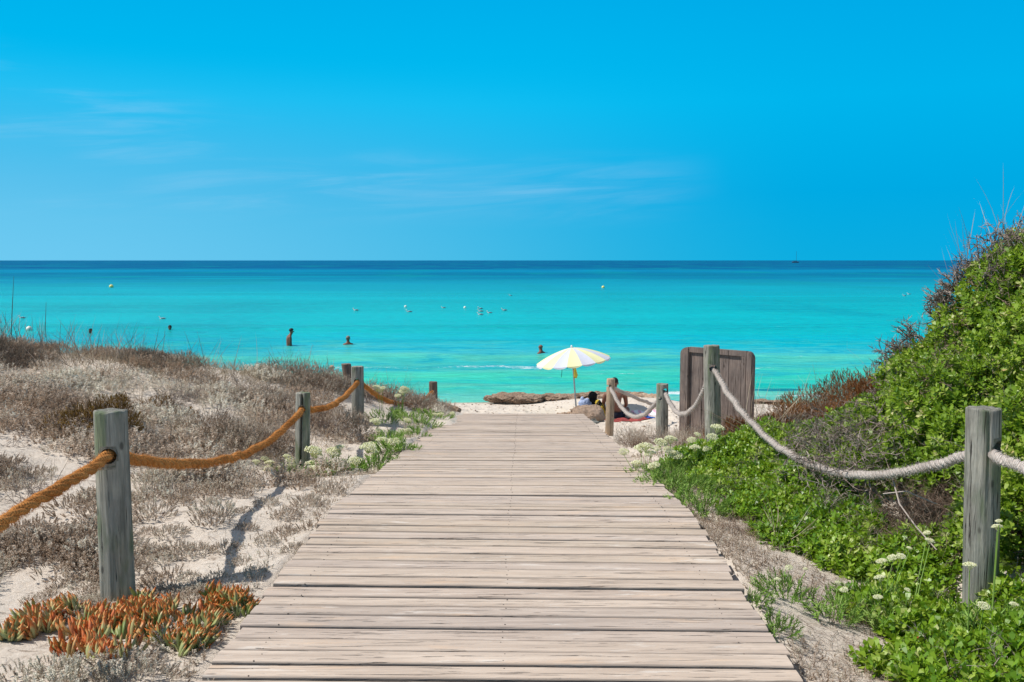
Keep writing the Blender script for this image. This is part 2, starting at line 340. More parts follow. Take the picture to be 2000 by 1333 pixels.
def blade_proto(L, W, bend=.3, n=3):
    V = []; 
    for i in range(n):
        t = i/n; w = W*(1-t*.6)/2; V += [(-w, bend*L*t*t, L*t), (w, bend*L*t*t, L*t)]
    V.append((0, bend*L, L)); V = np.array(V, float)
    Q = np.array([(2*i, 2*i+1, 2*i+3, 2*i+2) for i in range(n-1)]).reshape(-1, 4); T = np.array([(2*n-2, 2*n-1, 2*n)])
    return V, [Q, T] if n > 1 else [T], V[:, 2]/L
def shoot_proto(nl=7, H=.05, L=.028, W=.014, spread=(.5, 1.25), stem=.0012):
    """a shoot along z with leaves around it"""
    Vs = []; F3 = []; F4 = []; tip = []; pv = []; off = 0
    if stem:
        V, Q, _ = segs([(0, 0, 0)], [(0, 0, H)], [stem*1.4], [stem]); Vs.append(V); F4.append(Q); tip.append(np.full(6, .3)); pv.append(np.full(6, 0.)); off = 6
    for i in range(nl):
        t = (i+.5)/nl; LV, LF, lt = leaf_proto(L*random.uniform(.75, 1.15), W*random.uniform(.8, 1.2), random.uniform(.05, .4))
        a = i*2.4+random.uniform(-.3, .3); tilt = spread[1]+(spread[0]-spread[1])*t+random.uniform(-.2, .2)
        R = Matrix.Rotation(a, 3, 'Z') @ Matrix.Rotation(-tilt, 3, 'X')
        V = LV @ np.array(R).T+np.array([0, 0, H*(.25+.75*t)])
        Vs.append(V); F3.append(LF[0]+off); F4.append(LF[1]+off); tip.append(lt*.65+.35); pv.append(np.full(6, random.uniform(-.13, .13))); off += 6
    return dict(V=np.concatenate(Vs), F=[np.concatenate(F3), np.concatenate(F4)], tip=np.concatenate(tip), pv=np.concatenate(pv))
def sprig_proto(nl=14, H=.07, L=.012, W=.004, sp=.7, stem=.0013, n=2):
    Vs = []; F3 = []; F4 = []; tip = []; pv = []; off = 0
    if stem:
        V, Q, _ = segs([(0, 0, 0)], [(0, 0, H)], [stem], [stem*.7]); Vs.append(V); F4.append(Q); tip.append(np.full(6, .3)); pv.append(np.full(6, -.2)); off = 6
    for i in range(nl):
        t = (i+.3)/nl; BV, BF, bt = blade_proto(L*random.uniform(.7, 1.2), W, random.uniform(-.1, .3), n)
        R = Matrix.Rotation(i*2.4, 3, 'Z') @ Matrix.Rotation(-sp*random.uniform(.5, 1.4), 3, 'X')
        V = BV @ np.array(R).T+np.array([0, 0, H*(.2+.8*t)]); Vs.append(V)
        if n > 1: F4.append(BF[0]+off); F3.append(BF[1]+off)
        else: F3.append(BF[0]+off)
        tip.append(bt*.5+.5*t); pv.append(np.full(len(V), random.uniform(-.2, .2))); off += len(V)
    return dict(V=np.concatenate(Vs), F=[np.concatenate(F3)]+([np.concatenate(F4)] if F4 else []), tip=np.concatenate(tip), pv=np.concatenate(pv))
def single_blades(L, W, nv=5, n=4):
    out = []
    for _ in range(nv):
        V, Fb, t = blade_proto(L*random.uniform(.8, 1.2), W, random.uniform(.05, .5), n); out.append(dict(V=V, F=Fb, tip=t, pv=np.zeros(len(V))))
    return out
def twigs(origins, dirs, L, r, levels=3, kids=3, spread=.6, grav=0., jag=.18, taper=.55):
    """recursive bare branches, vectorised level by level"""
    P = np.asarray(origins, float); D = np.asarray(dirs, float); D /= np.linalg.norm(D, axis=1)[:, None]; L = np.broadcast_to(np.asarray(L, float), (len(P),)).copy(); R = np.broadcast_to(np.asarray(r, float), (len(P),)).copy()
    A0, A1, B0, B1, VV = [], [], [], [], []
    for lv in range(levels):
        ns = 4; cur = P.copy(); d = D.copy(); nodes = [cur.copy()]
        for k in range(ns):
            d = d+RNG.normal(size=d.shape)*jag; d[:, 2] += grav; d /= np.linalg.norm(d, axis=1)[:, None]
            nx = cur+d*(L/ns)[:, None]; A0.append(cur); A1.append(nx); B0.append(R*(1-.55*k/ns)); B1.append(R*(1-.55*(k+1)/ns)); VV.append(RNG.uniform(0, 1, len(P))); cur = nx; nodes.append(cur.copy())
        if lv == levels-1: break
        NP, ND, NL, NR = [], [], [], []
        for k in range(kids):
            ix = RNG.integers(1, ns+1, len(P)); st = np.stack(nodes, 0)[ix, np.arange(len(P))]
            nd = d+RNG.normal(size=d.shape)*spread; nd /= np.linalg.norm(nd, axis=1)[:, None]
            NP.append(st); ND.append(nd); NL.append(L*RNG.uniform(.4, .75, len(P))); NR.append(R*taper)
        P, D, L, R = map(np.concatenate, (NP, ND, NL, NR))
    A0, A1 = np.concatenate(A0), np.concatenate(A1)
    return segs(A0, A1, np.concatenate(B0), np.concatenate(B1), np.concatenate(VV))
# ------------------------------------------------------------------ world and sun
SUN = Vector((-.62, -.06, .78)).normalized()
elev = math.asin(SUN.z); azim = math.atan2(SUN.x, SUN.y)
w = bpy.data.worlds.new('World'); sc.world = w; w.use_nodes = True; wt = w.node_tree; wt.nodes.clear()
class WT(NT):
    def __init__(s): s.t = wt
W_ = WT(); wo = W_.n('ShaderNodeOutputWorld'); bg = W_.n('ShaderNodeBackground'); bg.inputs[1].default_value = .1; W_.l(bg.outputs[0], wo.inputs[0])
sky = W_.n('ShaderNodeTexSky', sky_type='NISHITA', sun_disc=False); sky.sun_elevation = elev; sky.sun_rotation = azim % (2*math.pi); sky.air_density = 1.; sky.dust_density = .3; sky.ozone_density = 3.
tc = W_.n('ShaderNodeTexCoord'); sp = W_.n('ShaderNodeSeparateXYZ'); W_.l(tc.outputs['Generated'], sp.inputs[0])
el = W_.math('ARCSINE', sp.outputs['Z']); az = W_.math('ARCTAN2', sp.outputs['X'], sp.outputs['Y'])     # radians
ez = W_.mr(el, 0., .60, 0., 1., False)
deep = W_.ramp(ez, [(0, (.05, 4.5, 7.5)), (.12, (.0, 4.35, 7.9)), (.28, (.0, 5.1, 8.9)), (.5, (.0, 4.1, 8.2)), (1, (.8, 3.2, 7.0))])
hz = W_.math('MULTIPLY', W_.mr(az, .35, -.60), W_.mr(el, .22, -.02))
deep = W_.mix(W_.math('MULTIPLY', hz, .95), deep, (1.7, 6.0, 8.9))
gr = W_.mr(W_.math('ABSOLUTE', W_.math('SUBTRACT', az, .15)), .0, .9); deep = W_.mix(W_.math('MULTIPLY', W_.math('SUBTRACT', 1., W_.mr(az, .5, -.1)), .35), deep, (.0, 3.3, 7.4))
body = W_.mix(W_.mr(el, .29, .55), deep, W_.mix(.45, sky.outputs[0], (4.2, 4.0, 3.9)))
# cirrus
cb = W_.n('ShaderNodeCombineXYZ'); W_.l(W_.math('ADD', W_.math('MULTIPLY', az, 3.2), W_.math('MULTIPLY', el, 5.)), cb.inputs[0]); W_.l(W_.math('ADD', W_.math('MULTIPLY', el, 34.), W_.math('MULTIPLY', az, -2.6)), cb.inputs[1])
c1 = W_.noise(cb.outputs[0], 1.1, 7, .62, .55); cb2 = W_.n('ShaderNodeCombineXYZ'); W_.l(az, cb2.inputs[0]); W_.l(W_.math('MULTIPLY', el, 2.2), cb2.inputs[1]); c2 = W_.noise(cb2.outputs[0], 5., 2, .5)
cm = W_.math('MULTIPLY', W_.mr(c1, .44, .80), W_.mr(c2, .34, .58)); band = W_.math('MULTIPLY', W_.mr(el, .03, .08), W_.mr(W_.math('ADD', el, W_.math('MULTIPLY', az, .20)), .115, .055)); band = W_.math('MULTIPLY', band, W_.mr(az, .32, .14))
cm = W_.math('MULTIPLY', W_.math('MULTIPLY', cm, band), .28)
vw = W_.math('MULTIPLY', W_.math('MULTIPLY', W_.mr(az, -.24, -.02), W_.mr(az, .24, .10)), W_.math('MULTIPLY', W_.mr(el, .03, .075), W_.mr(el, .125, .085)))
cm = W_.math('ADD', cm, W_.math('MULTIPLY', W_.math('MULTIPLY', vw, W_.mr(c1, .30, .72)), .2))
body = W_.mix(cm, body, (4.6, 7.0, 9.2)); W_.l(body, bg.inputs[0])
sl = bpy.data.lights.new('sun', 'SUN'); sl.energy = 5.0; sl.angle = math.radians(.53); sl.color = (1, .945, .87)
so = bpy.data.objects.new('sun', sl); COL.objects.link(so); so.rotation_euler = SUN.to_track_quat('Z', 'Y').to_euler(); so.location = (-20, 0, 30)
# ------------------------------------------------------------------ ground sheet
def axis(a, b, st, far, g=1.25):
    v = list(np.arange(a, b+1e-6, st)); s_ = st; x = b; hi = []
    while x < far: s_ *= g; x += s_; hi.append(x)
    s_ = st; x = a; lo = []
    while x > -far: s_ *= g; x -= s_; lo.append(x)
    return np.array(lo[::-1]+v+hi)
def grid(xs, ys, zf):
    X, Y = np.meshgrid(xs, ys); Z = zf(X, Y); nx = len(xs); ny = len(ys)
    V = np.stack([X, Y, Z], -1).reshape(-1, 3); i = np.arange(ny-1)[:, None]*nx; j = np.arange(nx-1)[None, :]
    return V, np.stack([i+j, i+j+1, i+nx+j+1, i+nx+j], -1).reshape(-1, 4)
xs = axis(-7.5, 7, .055, 900, 1.3)
ys = axis(2.6, 23, .055, 60, 1.3); ys = ys[(ys > -500)]
ys = np.concatenate([np.arange(-400, -60, 60), ys[ys < 62]])
V, Q = grid(xs, ys, lambda X, Y: ground_z(X, Y))
sand = mk('sand_ground', V, Q, m_sand(), smooth=True); tag(sand, kind='structure')
# ------------------------------------------------------------------ sea
def sea_z(X, Y):
    lee = np.clip((Y-21)/4, 0, 1)
    z = .018*fbm(X*.35, Y*1.3, seed=31, o=3)*lee
    for y0, A, wd, sd in ((24.6, .06, .45, 1), (27.6, .10, .7, 2), (32.3, .10, 1., 3), (38.5, .09, 1.4, 4), (47, .08, 2., 5)):
        yc = y0+1.3*vn(X*.09, 0, seed=sd)+.35*vn(X*.5, 3, seed=sd); amp = A*(.35+.65*np.clip(.5+.8*vn(X*.07, 9, seed=sd+40), 0, 1))
        z = z+amp*np.exp(-((Y-yc)/wd)**2)
    fade = np.clip((120-Y)/60, 0, 1); return z*fade
def sea_foam(X, Y):
    f = np.zeros_like(X)
    for y0, A, wd, sd in ((27.6, .50, .25, 2), (29.3, .56, 1.1, 6), (32.3, .42, .7, 3), (25.9, .35, .25, 8)):
        yc = y0+1.3*vn(X*.09, 0, seed=2 if sd in (6, 8) else sd)+.35*vn(X*.5, 3, seed=2 if sd in (6, 8) else sd); f = np.maximum(f, A*np.exp(-((Y-yc-.1)/wd)**2)*(.75+.25*np.clip(1.2*vn(X*.11, 2, seed=sd+70)+.5, 0, 1)))
    f = np.maximum(f, .98*np.exp(-((Y-23.6)/.42)**2)*np.exp(-((X-4.4)/.85)**2))
    f = np.maximum(f, .92*np.exp(-((Y-23.1)/.24)**2)*np.exp(-((X-8.0)/1.3)**2))
    f = np.maximum(f, .5*np.exp(-((Y-23.0)/.25)**2))
    return f
ysw = np.concatenate([np.arange(20.6, 36, .12), np.arange(36, 60, .3), np.arange(60, 120, 1.2), np.geomspace(121, 45000, 60)])
xsw = axis(-16, 16, .22, 45000, 1.28)
V, Q = grid(xsw, ysw, sea_z)
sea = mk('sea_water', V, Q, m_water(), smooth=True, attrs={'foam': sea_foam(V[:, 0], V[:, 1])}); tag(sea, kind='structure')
# ------------------------------------------------------------------ boardwalk
def boardwalk():
    root = thing('boardwalk', (0, 3.0, 1.75), 'weathered pinkish grey plank boardwalk sloping down through the dunes to the beach', 'boardwalk')
    mb = MB(); y = 2.95; k = 0; rr = random.Random(5); PL = []
    while y < 16.62:
        wd = rr.choice((.118, .122, .124, .128, .115)); gap = rr.choice((.005, .008, .011, .014, .018)) if rr.random() < .93 else .03
        th = .012+.030*max(0, 1-abs(y-5.6)/3.)-.004; th = -(th if y < 8 else .018)
        yc = y+wd/2; zt = float(deck_top(yc))+rr.uniform(-.0045, .0055); cx = float(deck_cx(yc))+rr.uniform(-.012, .012); tilt = rr.uniform(-.035, .035)-(.108 if yc > 6.2 else 0)
        nx = 26; xs_ = np.linspace(-1.265+rr.uniform(-.010, .010), 1.265+rr.uniform(-.010, .010), nx)
        sec = [(-wd/2, -.034), (-wd/2, -.006), (-wd/2+.008, 0), (-wd*.2, .0015), (wd*.2, .0015), (wd/2-.008, 0), (wd/2, -.006), (wd/2, -.034)]
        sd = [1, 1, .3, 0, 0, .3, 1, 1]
        PL.append((yc, zt)); ns = len(sec); Vv = np.zeros((nx, ns, 3)); bow = rr.uniform(-.004, .004); var = rr.random()
        e = .0018*fbm(xs_*5, k*3.1, seed=2, o=2); e2 = .003*vn(xs_*3, k*1.7, seed=4)
        for j, (a, b) in enumerate(sec):
            Vv[:, j, 0] = xs_; Vv[:, j, 1] = a+(e if a < 0 else -e*.5)+bow*(xs_/1.25)**2; Vv[:, j, 2] = b+a*tilt+e2*.6
        Vv = Vv.reshape(-1, 3); c, s_ = math.cos(th), math.sin(th); R = np.array([[c, -s_, 0], [s_, c, 0], [0, 0, 1]])
        Vv = Vv @ R.T+np.array([cx, yc, zt])-np.array([0, 3.0, 1.75])
        i = np.arange(nx-1)[:, None]*ns; j = np.arange(ns)[None, :]; Qq = np.stack([i+j, i+(j+1) % ns, i+ns+(j+1) % ns, i+ns+j], -1).reshape(-1, 4)
        ends = np.array([list(range(ns))[::-1], [(nx-1)*ns+q for q in range(ns)]])
        mb.add(Vv, [Qq, ends], var=var, side=np.tile(sd, nx)); y += wd+gap; k += 1
    mb.build('deck', m_deck(), root)
    sc_m = MB(); y = 2.95; r2 = random.Random(5)
    for (yy, zz) in PL:
        for x in (-1.08, 0, 1.08):
            for o_ in (-.032, .034):
                cx = float(deck_cx(yy))+x+r2.uniform(-.012, .012); sc_m.tube([(cx, yy+o_-3.0, zz-1.75-.002), (cx, yy+o_-3.0, zz-1.75+.0018)], .0034, 7)
    so_ = sc_m.build('screws', m_plain('rusty_steel', (.10, .075, .06), .6, .5, .3), root); so_['kind'] = 'stuff'
    md = m_wood('joist_wood', (.12, .10, .085), (.2, .165, .14), (.04, .03, .03))
    for x in (-1.08, 0, 1.08):
        j = MB(); P = []
        for y in np.linspace(2.95, 16.6, 30): P.append((float(deck_cx(y))+x, y-3.0, float(deck_top(y))-.036-.045-1.75))
        P = np.array(P)
        for a, b in zip(P[:-1], P[1:]):
            L = np.linalg.norm(b-a); ang = math.atan2(b[2]-a[2], b[1]-a[1]); R = np.array(Matrix.Rotation(ang, 3, 'X')); j.box((a+b)/2, (.06, L+.002, .085), R=R)
        j.build('joist', md, root)
boardwalk()
# ------------------------------------------------------------------ rope fence posts
PW_GREY = m_wood('post_wood_grey', (.17, .17, .145), (.36, .35, .305), (.05, .045, .04), (.12, .16, .085))
PW_NEW = m_wood('post_wood_tan', (.34, .25, .17), (.46, .35, .25), (.16, .10, .07))
PW_DARK = m_wood('post_wood_dark', (.13, .095, .075), (.24, .19, .155), (.05, .035, .03))
def bool_cut(o, cutters):
    for c in cutters:
        md = o.modifiers.new('cut', 'BOOLEAN'); md.operation = 'DIFFERENCE'; md.object = c; md.solver = 'EXACT'
    dg = bpy.context.evaluated_depsgraph_get(); me = bpy.data.meshes.new_from_object(o.evaluated_get(dg)); o.modifiers.clear(); o.data = me
    for c in cutters: bpy.data.objects.remove(c)
def cyl_cut(p, d, r, L=.6):
    m = MB(); d = np.asarray(d, float)/np.linalg.norm(d); p = np.asarray(p, float); m.tube([p-d*L/2, p+d*L/2], r, 16); return m.build('cut', None)
def post(px, ptop, pbase, Y, wpx, mat, label, group, holes=(), lean=0., crack=False, seed=0, zb=None, cham=.012):
    """pixel sizes give metres at depth Y; holes: (z, direction, radius)"""
    b = at(px[1], pbase, Y); tp = at(px[0], ptop, Y); r = wpx/2/F*Y*.925; z0 = gz(b[0], Y)-.25; h = tp[2]-z0
    n = 40; m = 34; zz = np.concatenate([np.linspace(0, h-cham, m-3), [h-cham*.45, h-cham*.1, h]]); an = np.arange(n)*2*math.pi/n
    A, Z = np.meshgrid(an, zz)
    rad = r*(1+.035*fbm(np.cos(A)*2+seed, np.sin(A)*2, Z*.8, seed=seed)+.012*fbm(np.cos(A)*7, np.sin(A)*7+seed, Z*1.2, seed=seed+5, o=2))
    rad = rad*(1.04-.05*Z/h)
    if crack:
        ac = -math.pi/2+.05; d = (A-2*math.pi-ac); d = np.minimum(np.abs(d), np.abs(A-(ac % (2*math.pi)))); cw = .085*np.clip(1.15-(h-Z)*.5, .25, 1)
        rad = rad-r*.75*np.exp(-(d/cw)**2)
    # small checks (drying cracks)
    for q in range(5):
        ac = (seed*1.7+q*1.31) % (2*math.pi); d = np.abs((A-ac+math.pi) % (2*math.pi)-math.pi); rad = rad-r*.11*np.exp(-(d/.06)**2)*np.clip(1-np.abs(Z-h*(.3+.15*q))/(h*.35), 0, 1)
    # a knot
    ak = -math.pi/2+(.4 if seed % 2 else -.1); d2 = (((A-ak+math.pi) % (2*math.pi)-math.pi)*r)**2+(Z-h*.45)**2; rad = rad+.012*np.exp(-d2/.0006)-.012*np.exp(-d2/.00008)
    rad[-2] *= .965; rad[-1] *= .90
    V = np.stack([rad*np.cos(A), rad*np.sin(A), Z+.004*fbm(A*2, 0, seed=seed)*(Z > h-.02)], -1).reshape(-1, 3)
    V = np.concatenate([V, [(0, 0, 0), (0, 0, h+.001)]]); i = np.arange(m-1)[:, None]*n; j = np.arange(n)[None, :]; j2 = (j+1) % n
    Q = np.stack([i+j, i+j2, i+n+j2, i+n+j], -1).reshape(-1, 4); jj = np.arange(n); a = len(V)-2
    T = np.concatenate([np.stack([np.full(n, a), (jj+1) % n, jj], 1), np.stack([np.full(n, a+1), (m-1)*n+jj, (m-1)*n+(jj+1) % n], 1)])
    x0, y0 = (b[0], Y)
    o = mk('rope_post', V, [Q, T], mat, None, {'var': np.full(len(V), (seed*.37) % 1)}, smooth=False, loc=(x0, y0, z0))
    sh = (tp[0]-x0)/h
    co = V.copy(); co[:, 0] += sh*co[:, 2]*1.0+lean*co[:, 2]; o.data.vertices.foreach_set('co', co.astype(np.float32).ravel())
    if holes:
        cs = []
        for (hp, hd, hr) in holes: cs.append(cyl_cut(hp, hd, hr))
        bpy.context.view_layer.update(); bool_cut(o, cs)
    me = o.data
    for p in me.polygons: p.use_smooth = True
    try: me.set_sharp_from_angle(angle=math.radians(38))
    except Exception: pass
    return tag(o, label, 'post', group)
# rope node points
LH = [np.array((-2.2, .9, 2.46)), at(219, 885, 4.88), at(592, 797, 9.4), at(699, 744, 12.75), at(847, 764, 17.5)]
RH = [np.array((2.8, .9, 2.5)), at(1922, 877, 4.81), at(1391, 717, 9.9), at(1298, 763, 11.9), at(1192, 755, 14.6), at(1300, 797, 17.4)]
LG = 'round wooden posts carrying the orange rope on the left'; RG = 'round wooden posts carrying the white rope on the right'
post((216, 231), 802, 1165, 4.88, 69, PW_GREY, 'thick grey green post nearest the camera on the left, standing behind the orange ice plants', LG, [(LH[1], LH[2]-LH[1]+np.array((-.8, -.0, .55)), .043)], seed=1)
post((592, 588), 767, 925, 9.4, 31, PW_GREY, 'grey post split by a long dark vertical crack, second along the orange rope', LG, [(LH[2], (0, 1, .1), .04)], crack=True, seed=2)
post((698, 699), 716, 832, 12.75, 26, PW_GREY, 'grey flat topped post on the dune flank, third along the orange rope', LG, [(LH[3], (.05, 1, 0), .04)], seed=3)
post((846, 847), 746, 800, 17.5, 18, PW_DARK, 'short brown post at the seaward foot of the left dune beside the water', LG, [], seed=4)
post((676, 690), 711, 760, 14.3, 20, PW_DARK, 'dark leaning post stub poking up behind the flat topped grey post', None, [], seed=6, lean=0)
post((1921, 1917), 797, 1196, 4.81, 68, PW_GREY, 'thick grey post nearest the camera on the right, rising from green leaves', RG, [(RH[1]+np.array((.02, 0, .01)), (.38, -.9, .0), .047)], seed=7)
post((1390, 1395), 675, 872, 9.9, 34, PW_GREY, 'tall grey green post standing in front of the back of the wooden board', RG, [(RH[2], (.1, 1, .1), .042)], seed=8)
h3 = at(1288, 778, 11.9)
post((1294, 1293), 750, 862, 11.9, 25, PW_GREY, 'grey post with an extra empty hole, between the tan post and the board', RG, [(RH[3], (0, 1, 0), .036), (h3, (0, 1, 0), .024)], seed=9)
post((1193, 1189), 740, 864, 14.6, 17.5, PW_NEW, 'slim tan post at the boardwalk end, in front of the seated bather', RG, [(RH[4]+np.array((-.035, 0, .01)), (-.3, 1, 0), .028)], seed=10)
def rope(name, pts, sags, r, mat, label, ngroove=3, fuzz=0, r_end=None, seed=0, pk=9.5, so_=.47, sr_=.60):
    P = []
    for (a, b, s_) in zip(pts[:-1], pts[1:], sags):
        L = np.linalg.norm(b-a); n = max(8, int(L/.018)); t = np.linspace(0, 1, n, endpoint=False)[:, None]; k = 1-(2*t-1)**2
        q = a+(b-a)*t; q[:, 2:3] -= s_*k; P.append(q)
    P = np.concatenate(P+[pts[-1][None]]); sm = P.copy()
    for _ in range(6): sm[1:-1] = (sm[:-2]+sm[1:-1]*2+sm[2:])/4
    P = sm; wob = .009*np.stack([vn(np.arange(len(P))*.13, 0, seed=seed+q) for q in range(3)], 1); P = P+wob
    T = np.gradient(P, axis=0); dl = np.linalg.norm(T, axis=1); s_ = np.concatenate([[0], np.cumsum(dl)[:-1]]); T /= dl[:, None]
    up = np.array([0, 0, 1.]); N = np.cross(T, up); N /= np.linalg.norm(N, axis=1)[:, None]; B = np.cross(T, N)
    mb = MB(); n = 12; an = np.arange(n)*2*math.pi/n; pitch = r*pk
    for k in range(3):
        ph = s_*2*math.pi/pitch+k*2*math.pi/3; C = P+r*so_*(np.cos(ph)[:, None]*N+np.sin(ph)[:, None]*B); rs = r*sr_*(1+.10*vn(s_*14, k, seed=seed)+.12*vn(s_*2.3, 7, seed=seed))
        m = len(P); V = C[:, None]+rs[:, None, None]*(np.cos(an)[None, :, None]*N[:, None]+np.sin(an)[None, :, None]*B[:, None])
        i = np.arange(m-1)[:, None]*n; j = np.arange(n)[None, :]; j2 = (j+1) % n; Q = np.stack([i+j, i+j2, i+n+j2, i+n+j], -1).reshape(-1, 4)
        st = (s_[:, None]+np.sin(an-k)[None, :]*.018).ravel(); mb.add(V.reshape(-1, 3), [Q], strand=st, var=.5)
    if fuzz:
        ix = RNG.integers(1, len(P)-1, int(fuzz*s_[-1])); a = RNG.uniform(0, 6.28, len(ix)); rad = np.cos(a)[:, None]*N[ix]+np.sin(a)[:, None]*B[ix]
        p0 = P[ix]+rad*r*.9+T[ix]*RNG.uniform(-.01, .01, (len(ix), 1)); d = rad*RNG.uniform(.4, 1, (len(ix), 1))+RNG.normal(size=(len(ix), 3))*.6; d /= np.linalg.norm(d, axis=1)[:, None]
        V, Q, v = segs(p0, p0+d*RNG.uniform(.006, .022, (len(ix), 1)), np.full(len(ix), .0007), np.full(len(ix), .0004)); mb.add(V, Q, strand=.0037, var=.9)
    o = mb.build(name, mat, smooth=True); return tag(o, label, 'rope')
MR_O = m_rope('orange_rope_fibre', (.52, .20, .045), (.76, .38, .13), (.27, .085, .02)); MR_W = m_rope('white_rope_fibre', (.50, .44, .40), (.66, .60, .55), (.24, .20, .17))
rope('orange_rope', LH, [.10, .27, .15, .30], .030, MR_O, 'thick fuzzy orange brown rope threaded through the left row of posts', fuzz=2600)
RL = [p.copy() for p in RH]
rope('white_rope', RL, [.10, .55, .42, .43, .03], .028, MR_W, 'thick pale twisted rope hanging in loops through the right row of posts', fuzz=1500, seed=9, pk=5.2, so_=.38, sr_=.66)
# ------------------------------------------------------------------ back of the wooden notice board
def board():
    L = at(1339, 684, 12.6); Rr = at(1467, 680, 11.9); L[2] = Rr[2] = (L[2]+Rr[2])/2; dx, dy = Rr[0]-L[0], Rr[1]-L[1]; W = math.hypot(dx, dy); ang = math.atan2(dy, dx)
    z0 = min(gz(L[0], L[1]), gz(Rr[0], Rr[1]))-.2; H = L[2]-z0
    root = thing('notice_board', (L[0], L[1], z0), 'weathered brown wooden board seen from its plain back, behind the tall grey post', 'notice board', rz=ang)
    def upright(x, w, d, side):
        bm = bmesh.new(); n = 8; prof = [(-w/2, 0), (w/2, 0), (w/2, H)]
        rr = .10
        if side < 0: prof = [(-w/2, 0), (w/2, 0), (w/2, H+.0)]+[(w/2-(w)*(1-math.cos(a*math.pi/2/n)) if 0 else w/2-w*math.sin(a*math.pi/2/n), H-rr*(1-math.cos(a*math.pi/2/n))) for a in range(1, n+1)]
        else: prof = [(-w/2, 0), (w/2, 0)]+[(-w/2+w*math.sin(a*math.pi/2/n), H-rr*(1-math.cos(a*math.pi/2/n))) for a in range(n, 0, -1)]+[(-w/2, H)]
        f = bm.faces.new([bm.verts.new((x+a, -d/2, b)) for a, b in prof]); r = bmesh.ops.extrude_face_region(bm, geom=[f]); bmesh.ops.translate(bm, verts=[v for v in r['geom'] if isinstance(v, bmesh.types.BMVert)], vec=(0, d, 0))
        bmesh.ops.recalc_face_normals(bm, faces=bm.faces); bmesh.ops.bevel(bm, geom=[e for e in bm.edges if e.calc_face_angle(0) > .9], offset=.010, segments=2, affect='EDGES')
        me = bpy.data.meshes.new('upright'); bm.to_mesh(me); bm.free(); me.materials.append(BW); o = bpy.data.objects.new('upright', me); COL.objects.link(o); o.parent = root; return o
    global BW
    BW = m_wood('board_wood', (.13, .102, .09), (.225, .182, .162), (.05, .038, .033), sc_=1.)
    upright(.01, .14, .10, -1); upright(W, .09, .10, 1)
    a, b = .076, W-.051
    m = MB(); m.box(((a+b)/2, 0, H-.035), (b-a, .07, .07)); m.build('top_rail', BW, root)
    m = MB(); xs_ = np.linspace(a, b-.07, 5)
    for k in range(4): m.box(((xs_[k]+xs_[k+1])/2, .012+.004*(k % 2), (H-.07)/2), (xs_[k+1]-xs_[k]-.004, .03, H-.072), var=k*.23)
    m.build('back_panel', BW, root)
    m = MB(); m.box((b-.035, -.012, (H-.07)/2), (.068, .06, H-.074), var=.6); m.build('batten', BW, root)
board()
